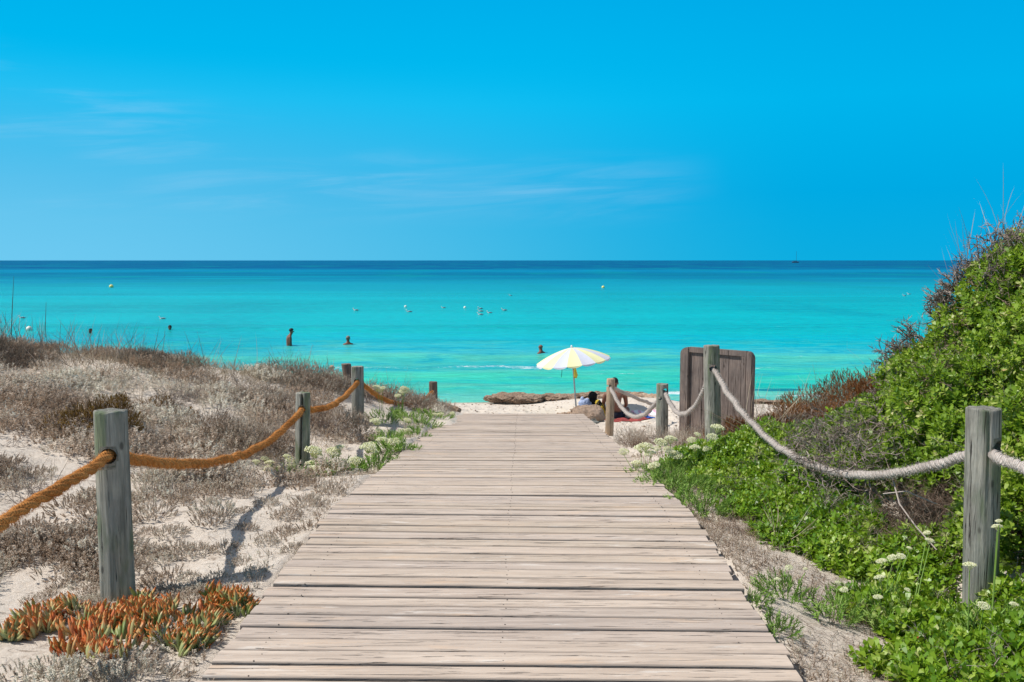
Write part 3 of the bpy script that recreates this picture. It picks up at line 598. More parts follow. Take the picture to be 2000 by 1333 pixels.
# ------------------------------------------------------------------ umbrella
def umbrella():
    Y = 19.; base = at(1127, 799, Y); apex = at(1116.5, 679, Y); base[2] = gz(base[0], Y)-.15
    base = base; ax = apex-base; L = np.linalg.norm(ax); root = thing('beach_umbrella', base, 'open beach umbrella with alternating pale yellow and white panels planted in the sand', 'umbrella')
    al = m_plain('umbrella_metal', (.42, .43, .45), .4, .5, .1, 30, .05)
    m = MB(); m.tube([(0, 0, 0), ax*.99], .017, 12); m.build('pole', al, root, smooth=True)
    t = NT('umbrella_cloth'); v = t.attr('var'); n = t.noise(t.coord(), 60, 3)
    col = t.ramp(v, [(0, (.66, .69, .80)), (.5, (.86, .85, .50))], 'CONSTANT'); col = t.mix(t.mr(t.attr('tip'), .45, .55), col, (.75, .76, .74)); t.bsdf(col, .8, .15, t.bump(n, .15, .003), trans=.22, trcol=col); cloth = t.m
    N = 16; R = .80; Hc = .29; sub = 8; rings = 12; d = Vector(ax).normalized(); d2 = (d+Vector((-.045, -.02, 0))).normalized(); Rm = np.array(d2.to_track_quat('Z', 'Y').to_matrix())
    V = []; var = []; F4 = []
    for k in range(N):
        b0 = len(V)
        for i in range(rings+1):
            tt = i/rings; rr = R*tt; z = -Hc*(.40*tt+.60*tt**2.1)
            for j in range(sub+1):
                u = j/sub; a = (k+u)*2*math.pi/N; dip = math.sin(u*math.pi); r2 = rr*(1-.035*dip*tt)
                zz = z-.012*dip*tt
                V.append((r2*math.cos(a), r2*math.sin(a), zz)); var.append(.8 if k % 2 else .1)
        # scalloped valance
        base_i = b0+rings*(sub+1); vb = len(V)
        for j in range(sub+1):
            u = j/sub; a = (k+u)*2*math.pi/N; dip = math.sin(u*math.pi); p = V[base_i+j]; V.append((p[0]*1.005, p[1]*1.005, p[2]-.006-.032*dip**.6)); var.append(.8 if k % 2 else .1)
        for i in range(rings):
            for j in range(sub): q = b0+i*(sub+1)+j; F4.append((q, q+1, q+sub+2, q+sub+1))
        for j in range(sub): F4.append((base_i+j, base_i+j+1, vb+j+1, vb+j))
    V = np.array(V) @ Rm.T+ax; mk('canopy', V, [np.array(F4)], cloth, root, {'var': np.array(var), 'tip': np.zeros(len(V))}, smooth=False)
    for k in range(N):
        a = k*2*math.pi/N; P = [np.array((R*.97*tt*math.cos(a), R*.97*tt*math.sin(a), -Hc*(.40*tt+.60*tt**2.1)-.008)) @ Rm.T+ax for tt in np.linspace(.02, 1, 9)]
        m = MB(); m.tube(P, .0035, 5); m.build('rib', al, root)
    m = MB(); m.tube([ax+np.array(d2)*-.01, ax+np.array(d2)*.02, ax+np.array(d2)*.045, ax+np.array(d2)*.05], [.02, .022, .014, .004], 12); m.build('finial', m_plain('finial_plastic', (.8, .8, .8), .4, .4, .05), root, smooth=True)
    yl = m_plain('yellow_pouch', (.62, .50, .08), .8, .2, .2)
    c = ax*.62+np.array((.03, -.03, 0)); m = MB(); m.tube([c+np.array((-.006, 0, .17)), c+np.array((0, 0, .08)), c+np.array((.012, 0, 0)), c+np.array((0, 0, -.05)), c+np.array((-.01, 0, -.06))], [.02, .034, .046, .036, .006], 10); m.build('pouch', yl, root, smooth=True)
    g = m_plain('green_cord', (.02, .12, .11), .8, .2, .2)
    for dx, ln, z_ in ((-.22, .36, -.26), (-.16, .16, -.27), (-.10, .18, -.26)):
        p = ax+np.array((dx, -.16, z_)); m = MB(); m.tube([p, p+np.array((.01, 0, -ln*.5)), p+np.array((-.004, 0, -ln))], .006, 6); m.build('cord', g, root)
umbrella()
# ------------------------------------------------------------------ rocks
def m_rock(name, a, b, dark):
    t = NT(name); n = t.noise(t.coord(), 3.5, 6, .65); g = t.noise(t.coord(), 22, 5, .7); v = t.n('ShaderNodeTexVoronoi'); t.l(t.coord(), v.inputs['Vector']); v.inputs['Scale'].default_value = 14
    c = t.mix(t.mr(n, .35, .65), a, b); c = t.mix(t.mr(g, .52, .68), c, dark); c = t.mix(t.mr(v.outputs['Distance'], .25, .05), c, dark)
    return t.bsdf(c, .95, .15, t.bump(t.math('ADD', g, n), 1., .05))
RK = m_rock('brown_rock', (.30, .20, .14), (.42, .31, .23), (.10, .07, .05)); RKP = m_rock('pale_rock', (.50, .34, .23), (.60, .45, .33), (.28, .17, .11)); RKS = m_rock('smooth_rock', (.36, .26, .19), (.46, .34, .26), (.26, .18, .13))
def rock(name, c, size, mat, label, seed=0, rough=.25, flat=.6, cat='rock', rz=0., under=0., parts=None, sub=6, fr=1.6):
    bm = bmesh.new(); bmesh.ops.create_icosphere(bm, subdivisions=sub, radius=1); V = np.array([v.co[:] for v in bm.verts]); Fc = np.array([[v.index for v in f.verts] for f in bm.faces]); bm.free()
    d = 1+rough*fbm(V[:, 0]*fr+seed, V[:, 1]*fr, V[:, 2]*fr, seed=seed, o=5)-(rough*.5*(1-np.abs(fbm(V[:, 0]*fr*2.3, V[:, 1]*fr*2.3+seed, V[:, 2]*fr*3.5, seed=seed+9, o=4)))**3 if rough > .15 else 0); 
    Vn = V*d[:, None]; top = flat*.8; hi = Vn[:, 2] > top*.6; Vn[:, 2] = np.where(hi, top*.6+(Vn[:, 2]-top*.6)*.35, Vn[:, 2])
    Vn = Vn*np.array(size)/2
    if under: Vn[:, 0] += under*np.clip(-Vn[:, 2], 0, None)
    Vn[:, 2] += .035*fbm(Vn[:, 0]*7, Vn[:, 1]*7, Vn[:, 2]*7, seed=seed+3, o=3)*min(1, size[2]*3)
    c_, s_ = math.cos(rz), math.sin(rz); Vn[:, :2] = Vn[:, :2] @ np.array([[c_, s_], [-s_, c_]])
    o = mk(name, Vn, [Fc], mat, None, None, smooth=False, loc=tuple(c)); return tag(o, label, cat)
def pr(px, py, Y): return at(px, py, Y)
c = pr(1008, 779, 21.3); rock('shore_rock', (c[0], 21.35, .20), (1.42, 1.0, .36), RK, 'flat undercut brown rock slab sticking out into the water at the left of the shore', 3, .22, .5, under=.7, fr=1.3)
c = pr(1088, 775, 21.5); rock('shore_rock', (c[0]+.02, 21.75, .13), (1.25, .9, .40), RK, 'low dark rock ledge at the waterline just left of the umbrella pole', 5, .3, .5)
c = pr(1150, 775, 21.5); rock('shore_rock', (c[0]+.1, 21.9, .14), (1.2, .9, .46), RK, 'low rock ledge at the waterline right behind the umbrella pole', 8, .3, .5)
c = pr(1205, 774, 21.5); rock('shore_rock', (c[0]+.05, 21.8, .15), (1.3, .9, .46), RK, 'rock ledge at the waterline directly behind the tan post', 9, .35, .5)
c = pr(1262, 770, 21.0); rock('shore_rock', (c[0], 21.1, .20), (1.15, .9, .50), RKP, 'tallest pale brown rock on the shore, right of the seated bather', 12, .3, .6)
c = pr(1520, 782, 21.4); rock('shore_rock', (c[0]-.2, 21.9, .03), (1.1, .5, .16), RK, 'thin dark rock rim lying in the wash right of the board', 14, .3, .5)
rock('sandy_boulder', (*pr(1148, 814, 17.3)[:2], gz(1.46, 17.3)+.14), (.64, .50, .50), RKS, 'smooth rounded brown boulder beside the seaward end of the boardwalk', 21, .10, 1.2, rz=-.35, fr=1.1)
rock('rough_stone', (*pr(1102, 803, 17.5)[:2], .38), (.42, .34, .42), RKP, 'rough yellowish stone just beyond the boardwalk end, left of the smooth boulder', 24, .32, .7, fr=2.4)
rock('pitted_stone', (*pr(1124, 800, 17.9)[:2], .42), (.20, .2, .34), RKS, 'small knobbly stone at the foot of the umbrella pole', 27, .4, .8, fr=2.4)
rock('shore_rock', (*pr(872, 800, 17.0)[:2], gz(-1.24, 17)+.05), (.34, .3, .26), RKP, 'pinkish rough stone by the boardwalk at the foot of the left dune', 30, .3, .7, fr=2.2)
rock('shore_rock', (*pr(889, 804, 16.9)[:2], gz(-1.1, 16.9)+.04), (.20, .2, .20), RKP, 'smaller pinkish stone touching the boardwalk sand at the left dune foot', 33, .3, .7, fr=2.2)
# ------------------------------------------------------------------ people
SKIN = m_plain('tanned_skin', (.20, .09, .058), .55, .35, .12, 12, .05); SKIN_D = m_plain('dark_tanned_skin', (.19, .085, .05), .5, .35, .12, 12, .05); HAIR = m_plain('black_hair', (.012, .01, .01), .6, .3, .3, 60, .5); HAIR_G = m_plain('grey_hair', (.2, .16, .13), .7, .3, .3, 60, .5)
TRUNK = m_plain('dark_trunks', (.015, .018, .03), .8, .2, .2); TRUNK_B = m_plain('blue_white_trunks', (.12, .16, .36), .8, .2, .5, 6)
def skin_body(name, nodes, edges, mat, parent, root):
    bm = bmesh.new(); ly = bm.verts.layers.skin.verify(); vs = {}
    for k, (p, r) in nodes.items():
        v = bm.verts.new(p); vs[k] = v
    bm.verts.ensure_lookup_table()
    for k, (p, r) in nodes.items():
        rr = r if isinstance(r, tuple) else (r, r); vs[k][ly].radius = rr; vs[k][ly].use_root = (k == root)
    for a, b in edges: bm.edges.new((vs[a], vs[b]))
    me = bpy.data.meshes.new(name); bm.to_mesh(me); bm.free(); me.materials.append(mat); o = bpy.data.objects.new(name, me); COL.objects.link(o); o.parent = parent
    s = o.modifiers.new('s', 'SKIN'); s.use_smooth_shade = True; s.branch_smoothing = .5; o.modifiers.new('u', 'SUBSURF').levels = 2; o.modifiers['u'].render_levels = 2
    dg = bpy.context.evaluated_depsgraph_get(); m2 = bpy.data.meshes.new_from_object(o.evaluated_get(dg)); o.modifiers.clear(); o.data = m2
    if not m2.materials: m2.materials.append(mat)
    for p in m2.polygons: p.use_smooth = True
    return o
def body_nodes(pose):
    """pose: dict of joints; fills standing defaults. x right, y forward, z up; origin = pelvis"""
    J = dict(pelvis=(0, 0, 0), waist=(0, 0, .14), chest=(0, .0, .34), upper=(0, 0, .46), neck=(0, .01, .56), jaw=(0, .035, .635), head=(0, .015, .715), crown=(0, 0, .775), nose=(0, .115, .675),
             shoL=(-.175, 0, .47), elbL=(-.24, -.02, .19), wriL=(-.23, .05, -.04), palL=(-.225, .07, -.11), shoR=(.175, 0, .47), elbR=(.24, -.02, .19), wriR=(.23, .05, -.04), palR=(.225, .07, -.11),
             hipL=(-.09, 0, -.06), kneL=(-.10, .02, -.48), ankL=(-.10, -.02, -.88), toeL=(-.11, .14, -.93), hipR=(.09, 0, -.06), kneR=(.10, .02, -.48), ankR=(.10, -.02, -.88), toeR=(.11, .14, -.93)); J.update(pose)
    Rd = dict(pelvis=(.16, .13), waist=(.15, .13), chest=(.175, .145), upper=(.15, .12), neck=.055, jaw=(.062, .068), head=(.078, .092), crown=(.055, .062), nose=.017, shoL=.062, elbL=.042, wriL=.028, palL=(.036, .018), shoR=.062, elbR=.042, wriR=.028, palR=(.036, .018),
              hipL=.088, kneL=.058, ankL=.036, toeL=.03, hipR=.088, kneR=.058, ankR=.036, toeR=.03)
    E = [('pelvis', 'waist'), ('waist', 'chest'), ('chest', 'upper'), ('upper', 'neck'), ('neck', 'jaw'), ('jaw', 'head'), ('head', 'crown')]
    for s in 'LR': E += [('upper', 'sho'+s), ('sho'+s, 'elb'+s), ('elb'+s, 'wri'+s), ('wri'+s, 'pal'+s), ('pelvis', 'hip'+s), ('hip'+s, 'kne'+s), ('kne'+s, 'ank'+s), ('ank'+s, 'toe'+s)]
    nd = {k: (J[k], Rd[k]) for k in J if k != 'nose'}
    for s in 'LR':   # five fingers from each palm
        w = Vector(J['wri'+s]); p = Vector(J['pal'+s]); d = (p-w).normalized(); sd = d.cross(Vector((0, 1, 0)) if abs(d.y) < .8 else Vector((0, 0, 1))).normalized()
        for q, (o_, ln) in enumerate(((-.027, .062), (-.009, .075), (.009, .070), (.026, .055))):
            a = p+sd*o_+d*.035; nd[f'f{s}{q}a'] = (tuple(a), .009); nd[f'f{s}{q}b'] = (tuple(a+d*ln*.6+sd.cross(d)*.012), .0085); nd[f'f{s}{q}c'] = (tuple(a+d*ln+sd.cross(d)*.03), .007); E += [('pal'+s, f'f{s}{q}a'), (f'f{s}{q}a', f'f{s}{q}b'), (f'f{s}{q}b', f'f{s}{q}c')]
        a = w+d*.02+sd*.032; nd[f't{s}a'] = (tuple(a), .011); nd[f't{s}b'] = (tuple(a+d*.045+sd*.022), .009); E += [('wri'+s, f't{s}a'), (f't{s}a', f't{s}b')]
    return nd, E, J
def ellips(c, r, n=20, m=14, cut=None, mat=None, name='hair', parent=None, rough=.03, R=None, seed=0):
    V = []; 
    for i in range(m+1):
        th = math.pi*i/m
        for j in range(n): a = 2*math.pi*j/n; V.append((math.sin(th)*math.cos(a), math.sin(th)*math.sin(a), math.cos(th)))
    V = np.array(V); V = V*(1+rough*fbm(V[:, 0]*4, V[:, 1]*4, V[:, 2]*4, seed=seed))[:, None]
    if cut is not None: V[:, 2] = np.maximum(V[:, 2], cut+.9*np.clip(V[:, 1], -.3, 1)*.6)
    V = V*np.array(r)
    if R is not None: V = V @ np.array(R).T
    V = V+np.array(c); i = np.arange(m)[:, None]*n; j = np.arange(n)[None, :]; Q = np.stack([i+j, i+n+j, i+n+(j+1) % n, i+(j+1) % n], -1).reshape(-1, 4)
    return mk(name, V, [Q], mat, parent, None, smooth=True)
def person(loc, pose, skin, hair, label, rz=0, s=1., shorts=None, cap_cut=-.15, bald=False, sub=True, group=None):
    root = thing('person', loc, label, 'person', group, rz=rz); root.scale = (s, s, s)
    nd, E, J = body_nodes(pose); skin_body('body', nd, E, skin, root, 'pelvis')
    h = Vector(J['head']); nk = Vector(J['neck']); 
    up = (h-nk).normalized()
    # face: nose, ears, brow as small meshes of the head
    if not bald: ellips(h+up*.03+Vector((0, -.012, 0)), (.086, .098, .085), cut=cap_cut, mat=hair, name='hair', parent=root, seed=3)
    for sx in (-1, 1): ellips(h+Vector((sx*.080, .0, -.02)), (.012, .022, .034), 10, 8, mat=skin, name='ear', parent=root)
    ellips(h+Vector((0, .098, -.03)), (.013, .02, .026), 10, 8, mat=skin, name='nose', parent=root)
    if shorts:
        m = MB(); hl, hr = Vector(J['hipL']), Vector(J['hipR']); kl, kr = Vector(J['kneL']), Vector(J['kneR'])
        m.tube([(0, 0, .07), (0, 0, 0), (0, 0, -.06)], [.150, .168, .165], 20, False)
        for a, b in ((hl, kl), (hr, kr)): m.tube([a+(b-a)*-.1, a+(b-a)*.1, a+(b-a)*.45], [.10, .108, .095], 16, False)
        m.build('shorts', shorts, root, smooth=True)
    return root
# seated bather, back to the camera
bx, by = at(1201, 822, 18.2)[:2]; bz = gz(bx, by)
person((bx, by, bz+.125), dict(waist=(0, -.03, .15), chest=(0, -.045, .35), upper=(0, -.01, .47), neck=(-.01, .035, .56), jaw=(-.01, .085, .625), head=(-.01, .075, .705), crown=(-.01, .065, .765),
       shoL=(-.215, 0, .45), elbL=(-.255, .09, .20), wriL=(-.20, .27, .10), palL=(-.17, .33, .08), shoR=(.215, 0, .45), elbR=(.26, .09, .20), wriR=(.20, .27, .10), palR=(.17, .33, .08),
       hipL=(-.10, .04, -.02), kneL=(-.34, .32, .08), ankL=(-.02, .46, -.06), toeL=(.12, .50, -.08), hipR=(.10, .04, -.02), kneR=(.34, .32, .08), ankR=(.02, .54, -.06), toeR=(-.12, .58, -.08)),
       SKIN, HAIR, 'bare backed person with black hair sitting cross legged on a towel behind the tan post', s=.93, shorts=TRUNK)
# man standing hip deep, side on, head bowed
p = at(565, 678, 36.4); person((p[0], p[1], -.07), dict(neck=(0, .045, .56), jaw=(0, .105, .625), head=(0, .10, .705), crown=(0, .085, .765), chest=(0, -.01, .34), upper=(0, .0, .46), elbL=(-.23, -.03, .19), elbR=(.23, -.03, .19), wriL=(-.2, .08, .0), wriR=(.2, .08, .0), palL=(-.19, .12, -.06), palR=(.19, .12, -.06)),
       SKIN_D, HAIR, 'bare chested man in trunks standing hip deep in the sea with bowed head', rz=-math.pi/2+.45, s=1., shorts=TRUNK_B)
def swimmer(px, py, Y, rz, label, hair=HAIR, skin=SKIN_D, dz=0., bald=False, cut=-.15):
    p = at(px, py, Y); k = (0-CZ)/(p[2]-CZ); q = CZ+(p[2]-CZ)*k
    Yw = Y if abs(p[2]) < .3 else Y*k; p = at(px, py, Yw)
    return person((p[0], p[1], p[2]-.47+dz), {}, skin, hair, label, rz=rz, bald=bald, cap_cut=cut, group=None)
swimmer(1057, 690, 33, .9, 'bald swimmer with bare shoulders just above the water, left of the umbrella', bald=True, skin=SKIN)
swimmer(680, 672, 37, .3, 'swimmer with short greyish hair right of the standing man, water up to the neck', hair=HAIR_G, dz=-.02)
swimmer(332, 643, 45, 3.3, 'swimmer whose brown haired head shows left of the standing man', dz=-.16)
swimmer(177, 650, 43, 3.0, 'dark haired swimmer showing only the head, leftmost of the bathers', dz=-.16)
swimmer(648, 722, 28.4, .2, 'light skinned swimmer whose head shows just over the left dune crest', bald=True, skin=m_plain('pale_skin', (.50, .29, .20), .6, .3, .1), dz=-.17)
# ------------------------------------------------------------------ things by the seated bather
def lump(name, P, radii, mat, label, cat, seed=0, rough=.12, flat=None):
    """a soft lump: several overlapping ellipsoid-deformed spheres welded by remesh"""
    bm = bmesh.new()
    for (c, r) in zip(P, radii): 
        g = bmesh.ops.create_icosphere(bm, subdivisions=3, radius=1); bmesh.ops.scale(bm, verts=g['verts'], vec=r); bmesh.ops.translate(bm, verts=g['verts'], vec=c)
    me = bpy.data.meshes.new(name); bm.to_mesh(me); bm.free(); o = bpy.data.objects.new(name, me); COL.objects.link(o); rm = o.modifiers.new('r', 'REMESH'); rm.mode = 'VOXEL'; rm.voxel_size = .009
    dg = bpy.context.evaluated_depsgraph_get(); m2 = bpy.data.meshes.new_from_object(o.evaluated_get(dg)); o.modifiers.clear(); o.data = m2
    V = np.array([v.co[:] for v in m2.vertices]); nn = np.array([v.normal[:] for v in m2.vertices]); V = V+nn*(rough*.12*np.abs(fbm(V[:, 0]*14, V[:, 1]*14, V[:, 2]*14, seed=seed, o=4))-.01)[:, None]
    m2.vertices.foreach_set('co', V.astype(np.float32).ravel()); m2.update(); m2.materials.clear(); m2.materials.append(mat)
    for q in m2.polygons: q.use_smooth = True
    return tag(o, label, cat)
def place(o, x, y, dz=0): o.location = (x, y, gz(x, y)+dz); return o
x, y = at(1141, 790, 18.3)[:2]; o = lump('beach_bag', [(0, 0, .10), (-.04, 0, .20), (.05, 0, .17), (.09, .02, .08)], [(.13, .10, .12), (.05, .05, .07), (.07, .06, .06), (.09, .08, .08)], m_plain('pale_blue_cloth', (.38, .46, .66), .7, .3, .2, 12, .4, trans=.2), 'pale blue and white crumpled bag lying on top of the smooth boulder', 'bag', 2); place(o, x, y, .17)
x, y = at(1158, 795, 18.4)[:2]; o = lump('sun_hat', [(0, 0, .20), (0, 0, .10), (.06, 0, .04)], [(.10, .09, .09), (.13, .12, .04), (.12, .1, .08)], m_plain('black_straw', (.012, .012, .012), .8, .2, .4, 60), 'black sun hat lying beside the pale blue bag', 'hat', 5); place(o, x, y, .22)
YB = NT('yellow_black_cloth'); YB.bsdf(YB.mix(YB.mr(YB.noise(YB.coord((9, 9, 3)), 1.3, 3), .47, .50), (.02, .02, .015), (.42, .29, .03)), .8, .2)
x, y = at(1173, 810, 18.2)[:2]; o = lump('beach_towel', [(-.05, 0, .30), (0, 0, .2), (.03, 0, .1), (.06, -.02, .02)], [(.07, .08, .08), (.08, .1, .12), (.08, .12, .1), (.09, .14, .08)], YB.m, 'yellow and black patterned towel heaped between the boulder and the tan post', 'towel', 7); place(o, x, y, .03)
def sheet(name, x, y, w, d, mat, label, rz, seed, cat='towel'):
    nx, ny = 40, 30; X, Y = np.meshgrid(np.linspace(-w/2, w/2, nx), np.linspace(-d/2, d/2, ny)); c_, s_ = math.cos(rz), math.sin(rz); X = X+.03*fbm(Y*5, 0, seed=seed); GX = x+X*c_-Y*s_; GY = y+X*s_+Y*c_
    Z = ground_z(GX, GY)+.012+.012*np.abs(fbm(X*6, Y*6, seed=seed)); V = np.stack([GX-x, GY-y, Z], -1).reshape(-1, 3); i = np.arange(ny-1)[:, None]*nx; j = np.arange(nx-1)[None, :]; Q = np.stack([i+j, i+j+1, i+nx+j+1, i+nx+j], -1).reshape(-1, 4)
    lo = V.copy(); lo[:, 2] -= .011; nV = len(V); Q2 = Q[:, ::-1]+nV; b = list(range(nx))+[k*nx+nx-1 for k in range(1, ny)]+[(ny-1)*nx+k for k in range(nx-2, -1, -1)]+[k*nx for k in range(ny-2, 0, -1)]
    S = np.array([(b[k], b[k-1], b[k-1]+nV, b[k]+nV) for k in range(len(b))])
    return tag(mk(name, np.concatenate([V, lo]), [Q, Q2, S], mat, None, None, True, (x, y, 0)), label, cat)
RT = m_plain('red_towel_cloth', (.30, .07, .065), .9, .1, .25, 20, .4)
sheet('beach_towel', *at(1222, 824, 18.05)[:2], .95, .40, RT, 'muted red towel spread flat on the sand under the seated bather', .02, 3)
PT = NT('striped_towel_cloth'); sp_ = PT.n('ShaderNodeSeparateXYZ'); PT.l(PT.coord(), sp_.inputs[0]); PT.bsdf(PT.mix(PT.mr(PT.math('SINE', PT.math('MULTIPLY', sp_.outputs[0], 40.)), .3, .6), (.80, .78, .80), (.75, .42, .55)), .9, .1)
sheet('beach_towel', *at(1262, 819, 18.75)[:2], .55, .50, PT.m, 'white and pink towel lying on the sand right of the red towel', .1, 5)
x, y = at(1258, 822, 18.15)[:2]; o = lump('swim_cap', [(0, 0, .05), (.08, -.02, .02), (.16, -.02, .015)], [(.085, .08, .065), (.09, .07, .03), (.08, .05, .02)], m_plain('blue_cloth', (.03, .11, .45), .8, .2, .2), 'bright blue cap with a peak lying on the towels', 'cap', 9); place(o, x, y, .015)
def sandal(x, y, rz, label):
    bm = bmesh.new(); pts = [(-.045, -.13), (.04, -.13), (.05, -.03), (.055, .08), (.035, .135), (-.02, .14), (-.05, .09), (-.045, 0)]; f = bm.faces.new([bm.verts.new((a, b, 0)) for a, b in pts]); r = bmesh.ops.extrude_face_region(bm, geom=[f]); bmesh.ops.translate(bm, verts=[v for v in r['geom'] if isinstance(v, bmesh.types.BMVert)], vec=(0, 0, .025)); bmesh.ops.recalc_face_normals(bm, faces=bm.faces)
    root = thing('flip_flop', (x, y, gz(x, y)+.01), label, 'sandal', rz=rz); me = bpy.data.meshes.new('sole'); bm.to_mesh(me); bm.free(); g = m_plain('grey_rubber', (.16, .17, .16), .7, .3, .2); me.materials.append(g); o = bpy.data.objects.new('sole', me); COL.objects.link(o); o.parent = root
    m = MB()
    for sx in (-1, 1): m.tube([(0, .07, .025), (sx*.03, .03, .065), (sx*.045, -.02, .03)], .007, 6)
    m.build('strap', g, root)
sandal(*at(1160, 826, 16.9)[:2], .5, 'grey sandal lying against the smooth boulder, closer to the boardwalk'); sandal(*at(1173, 827, 17.1)[:2], 1.2, 'grey sandal right of its mate, nearer the tan post')
# ------------------------------------------------------------------ gulls, buoys, yacht
GW = m_plain('white_feathers', (.72, .72, .70), .7, .2, .08); GG = m_plain('grey_feathers', (.20, .21, .23), .7, .2, .2); GY = m_plain('yellow_beak', (.6, .35, .03), .5, .3, .1)
def gull():
    r = thing('gull', (0, 0, 0), 'x', 'gull', 'gulls resting on the sea'); m = MB()
    m.tube([(.24, 0, .055), (.15, 0, .06), (.02, 0, .05), (-.10, 0, .045), (-.16, 0, .09), (-.185, 0, .15), (-.19, 0, .20)], [.006, .04, .085, .07, .04, .03, .028], 12)
    m.tube([(-.15, 0, .19), (-.175, 0, .205), (-.20, 0, .21), (-.225, 0, .205), (-.24, 0, .2)], [.006, .03, .042, .032, .008], 10); m.build('body', GW, r, smooth=True)
    m = MB(); m.tube([(-.235, 0, .20), (-.27, 0, .197), (-.30, 0, .188)], [.012, .010, .003], 8); m.build('beak', GY, r, smooth=True)
    for s_ in (-1, 1):
        m = MB(); m.tube([(-.09, s_*.065, .09), (0, s_*.085, .10), (.12, s_*.06, .095), (.24, s_*.02, .085), (.30, s_*.005, .08)], [.012, .03, .028, .014, .003], 8); m.build('wing', GG, r, smooth=True)
    return r
def copy_tree(o, parent=None):
    c = o.copy(); COL.objects.link(c)
    if parent: c.parent = parent
    for ch in list(o.children): copy_tree(ch, c)
    return c
def on_sea(px, py, up=0.):
    r = ray(px, py); k = (up-CZ)/r[2]; return (r[0]*k, r[1]*k, up)
g0 = gull(); first = True
for px, py, s_, rz, lab in ((695, 607, 1, 0, 'lone gull on the sea above the standing man, leftmost in mid water'), (799, 610, 1, .2, 'lone gull between the left gull and the cluster of gulls'), (938, 604, 1, .4, 'gull at the back of the cluster, highest of the close pair'), (938.5, 609, 1, .1, 'gull just in front of the back gull of the close pair'),
                           (938, 615.5, 1, 0, 'front gull of the cluster, below the close pair'), (956, 612, .9, 0, 'darker gull just right of the cluster front'), (985, 607, 1, .2, 'gull at the right end of the cluster with raised head'), (997, 578, .9, .2, 'tiny distant gull above the right end of the cluster'),
                           (866, 602, .8, .1, 'small gull half way between the lone gulls and the cluster'), (1766, 578.5, 1, .2, 'left gull of the pair near the green hill'), (1775, 575.5, 1, 0, 'right gull of the pair near the green hill'), (317, 623.5, 1, 0, 'gull swimming just above the brown haired swimmer'), (43, 622, 1, .1, 'gull seen through the tall grass at the far left')):
    o = g0 if first else copy_tree(g0); first = False; o.location = (*on_sea(px, py)[:2], -.02); o.rotation_euler = (0, 0, rz); s_ *= .82; o.scale = (s_, s_, s_); o['label'] = lab
def buoy(px, py, r, mat, label, name='buoy'):
    x, y, _ = on_sea(px, py); m = MB(); an = np.linspace(-math.pi/2, math.pi/2, 15); m.tube([(x, y, r*.45+r*math.sin(a)) for a in an], [max(r*math.cos(a), .002) for a in an], 20, False)
    m.tube([(x, y, r*1.4), (x, y, r*1.6)], [r*.14, r*.10], 8); return tag(m.build(name, mat, smooth=True, loc=(x, y, 0)), label, 'buoy')
BY = m_plain('yellow_buoy', (.80, .68, .22), .5, .4, .08); BWt = m_plain('white_buoy', (.80, .78, .68), .5, .4, .08)
buoy(217.5, 562, .27, BY, 'round yellow marker buoy floating far out at the left'); buoy(1178, 563, .20, BY, 'pale yellow buoy floating far out above the umbrella'); buoy(1870, 565, .2, BWt, 'white buoy half hidden by dead twigs of the right hill')
buoy(57, 646, .15, BWt, 'small white float behind the grass at the far left'); buoy(792, 600.5, .1, BWt, 'tiny white float left of the cluster of gulls'); buoy(908, 602.5, .1, BWt, 'tiny white float just left of the gull cluster')
def yacht(px, Y, s, label):
    x = (px-1000)/F*Y; r = thing('sailing_yacht', (x, Y, 0), label, 'yacht'); dk = m_plain('yacht_hull', (.03, .06, .09), .5, .3, .1)
    m = MB(); hull = [(-8, 0, 1.5), (-6, 0, 1.3), (0, 0, 1.1), (5, 0, 1.3), (7.5, 0, 1.7)]; m.tube([(a*s, 0, c_*s*.6) for a, _, c_ in hull], [.5*s, 1.6*s, 2*s, 1.5*s, .2*s], 12); m.build('hull', dk, r)
    m = MB(); m.box((-1*s, 0, 2.2*s), (6*s, 2*s, 1.2*s)); m.build('cabin', dk, r)
    m = MB(); m.tube([(1*s, 0, 1*s), (1*s, 0, 24*s)], [.32*s, .2*s], 8); m.build('mast', dk, r)
    m = MB(); m.tube([(1*s, 0, 4*s), (-6*s, 0, 4*s)], .3*s, 8); m.build('boom', dk, r)
yacht(1552, 1350, .72, 'dark sailing yacht with bare mast on the horizon')
# ------------------------------------------------------------------ vegetation materials
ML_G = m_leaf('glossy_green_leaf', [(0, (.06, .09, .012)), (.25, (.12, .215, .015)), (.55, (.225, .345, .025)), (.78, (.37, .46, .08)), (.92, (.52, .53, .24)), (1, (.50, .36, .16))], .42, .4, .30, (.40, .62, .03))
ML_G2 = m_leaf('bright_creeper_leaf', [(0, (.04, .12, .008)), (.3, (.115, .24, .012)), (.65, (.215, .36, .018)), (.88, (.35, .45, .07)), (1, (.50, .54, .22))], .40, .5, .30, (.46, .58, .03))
ML_TW = m_leaf('grey_dead_twig', [(0, (.11, .075, .06)), (.5, (.26, .205, .175)), (1, (.42, .36, .32))], .9, .1, 0)
ML_TB = m_leaf('brown_dead_twig', [(0, (.09, .05, .035)), (.5, (.20, .135, .10)), (1, (.36, .28, .22))], .9, .1, 0)
ML_SC = m_leaf('dry_grey_scrub', [(0, (.27, .18, .12)), (.3, (.50, .39, .30)), (.6, (.66, .56, .46)), (.8, (.64, .60, .50)), (1, (.78, .74, .62))], .9, .1, .3, (.4, .35, .28))
ML_BR = m_leaf('brown_heath', [(0, (.09, .035, .012)), (.5, (.27, .115, .04)), (1, (.44, .22, .08))], .9, .1, .1, (.3, .15, .04))
ML_BO = m_leaf('olive_brown_bush', [(0, (.07, .04, .008)), (.5, (.24, .135, .025)), (1, (.38, .24, .05))], .9, .1, .1, (.3, .2, .05))
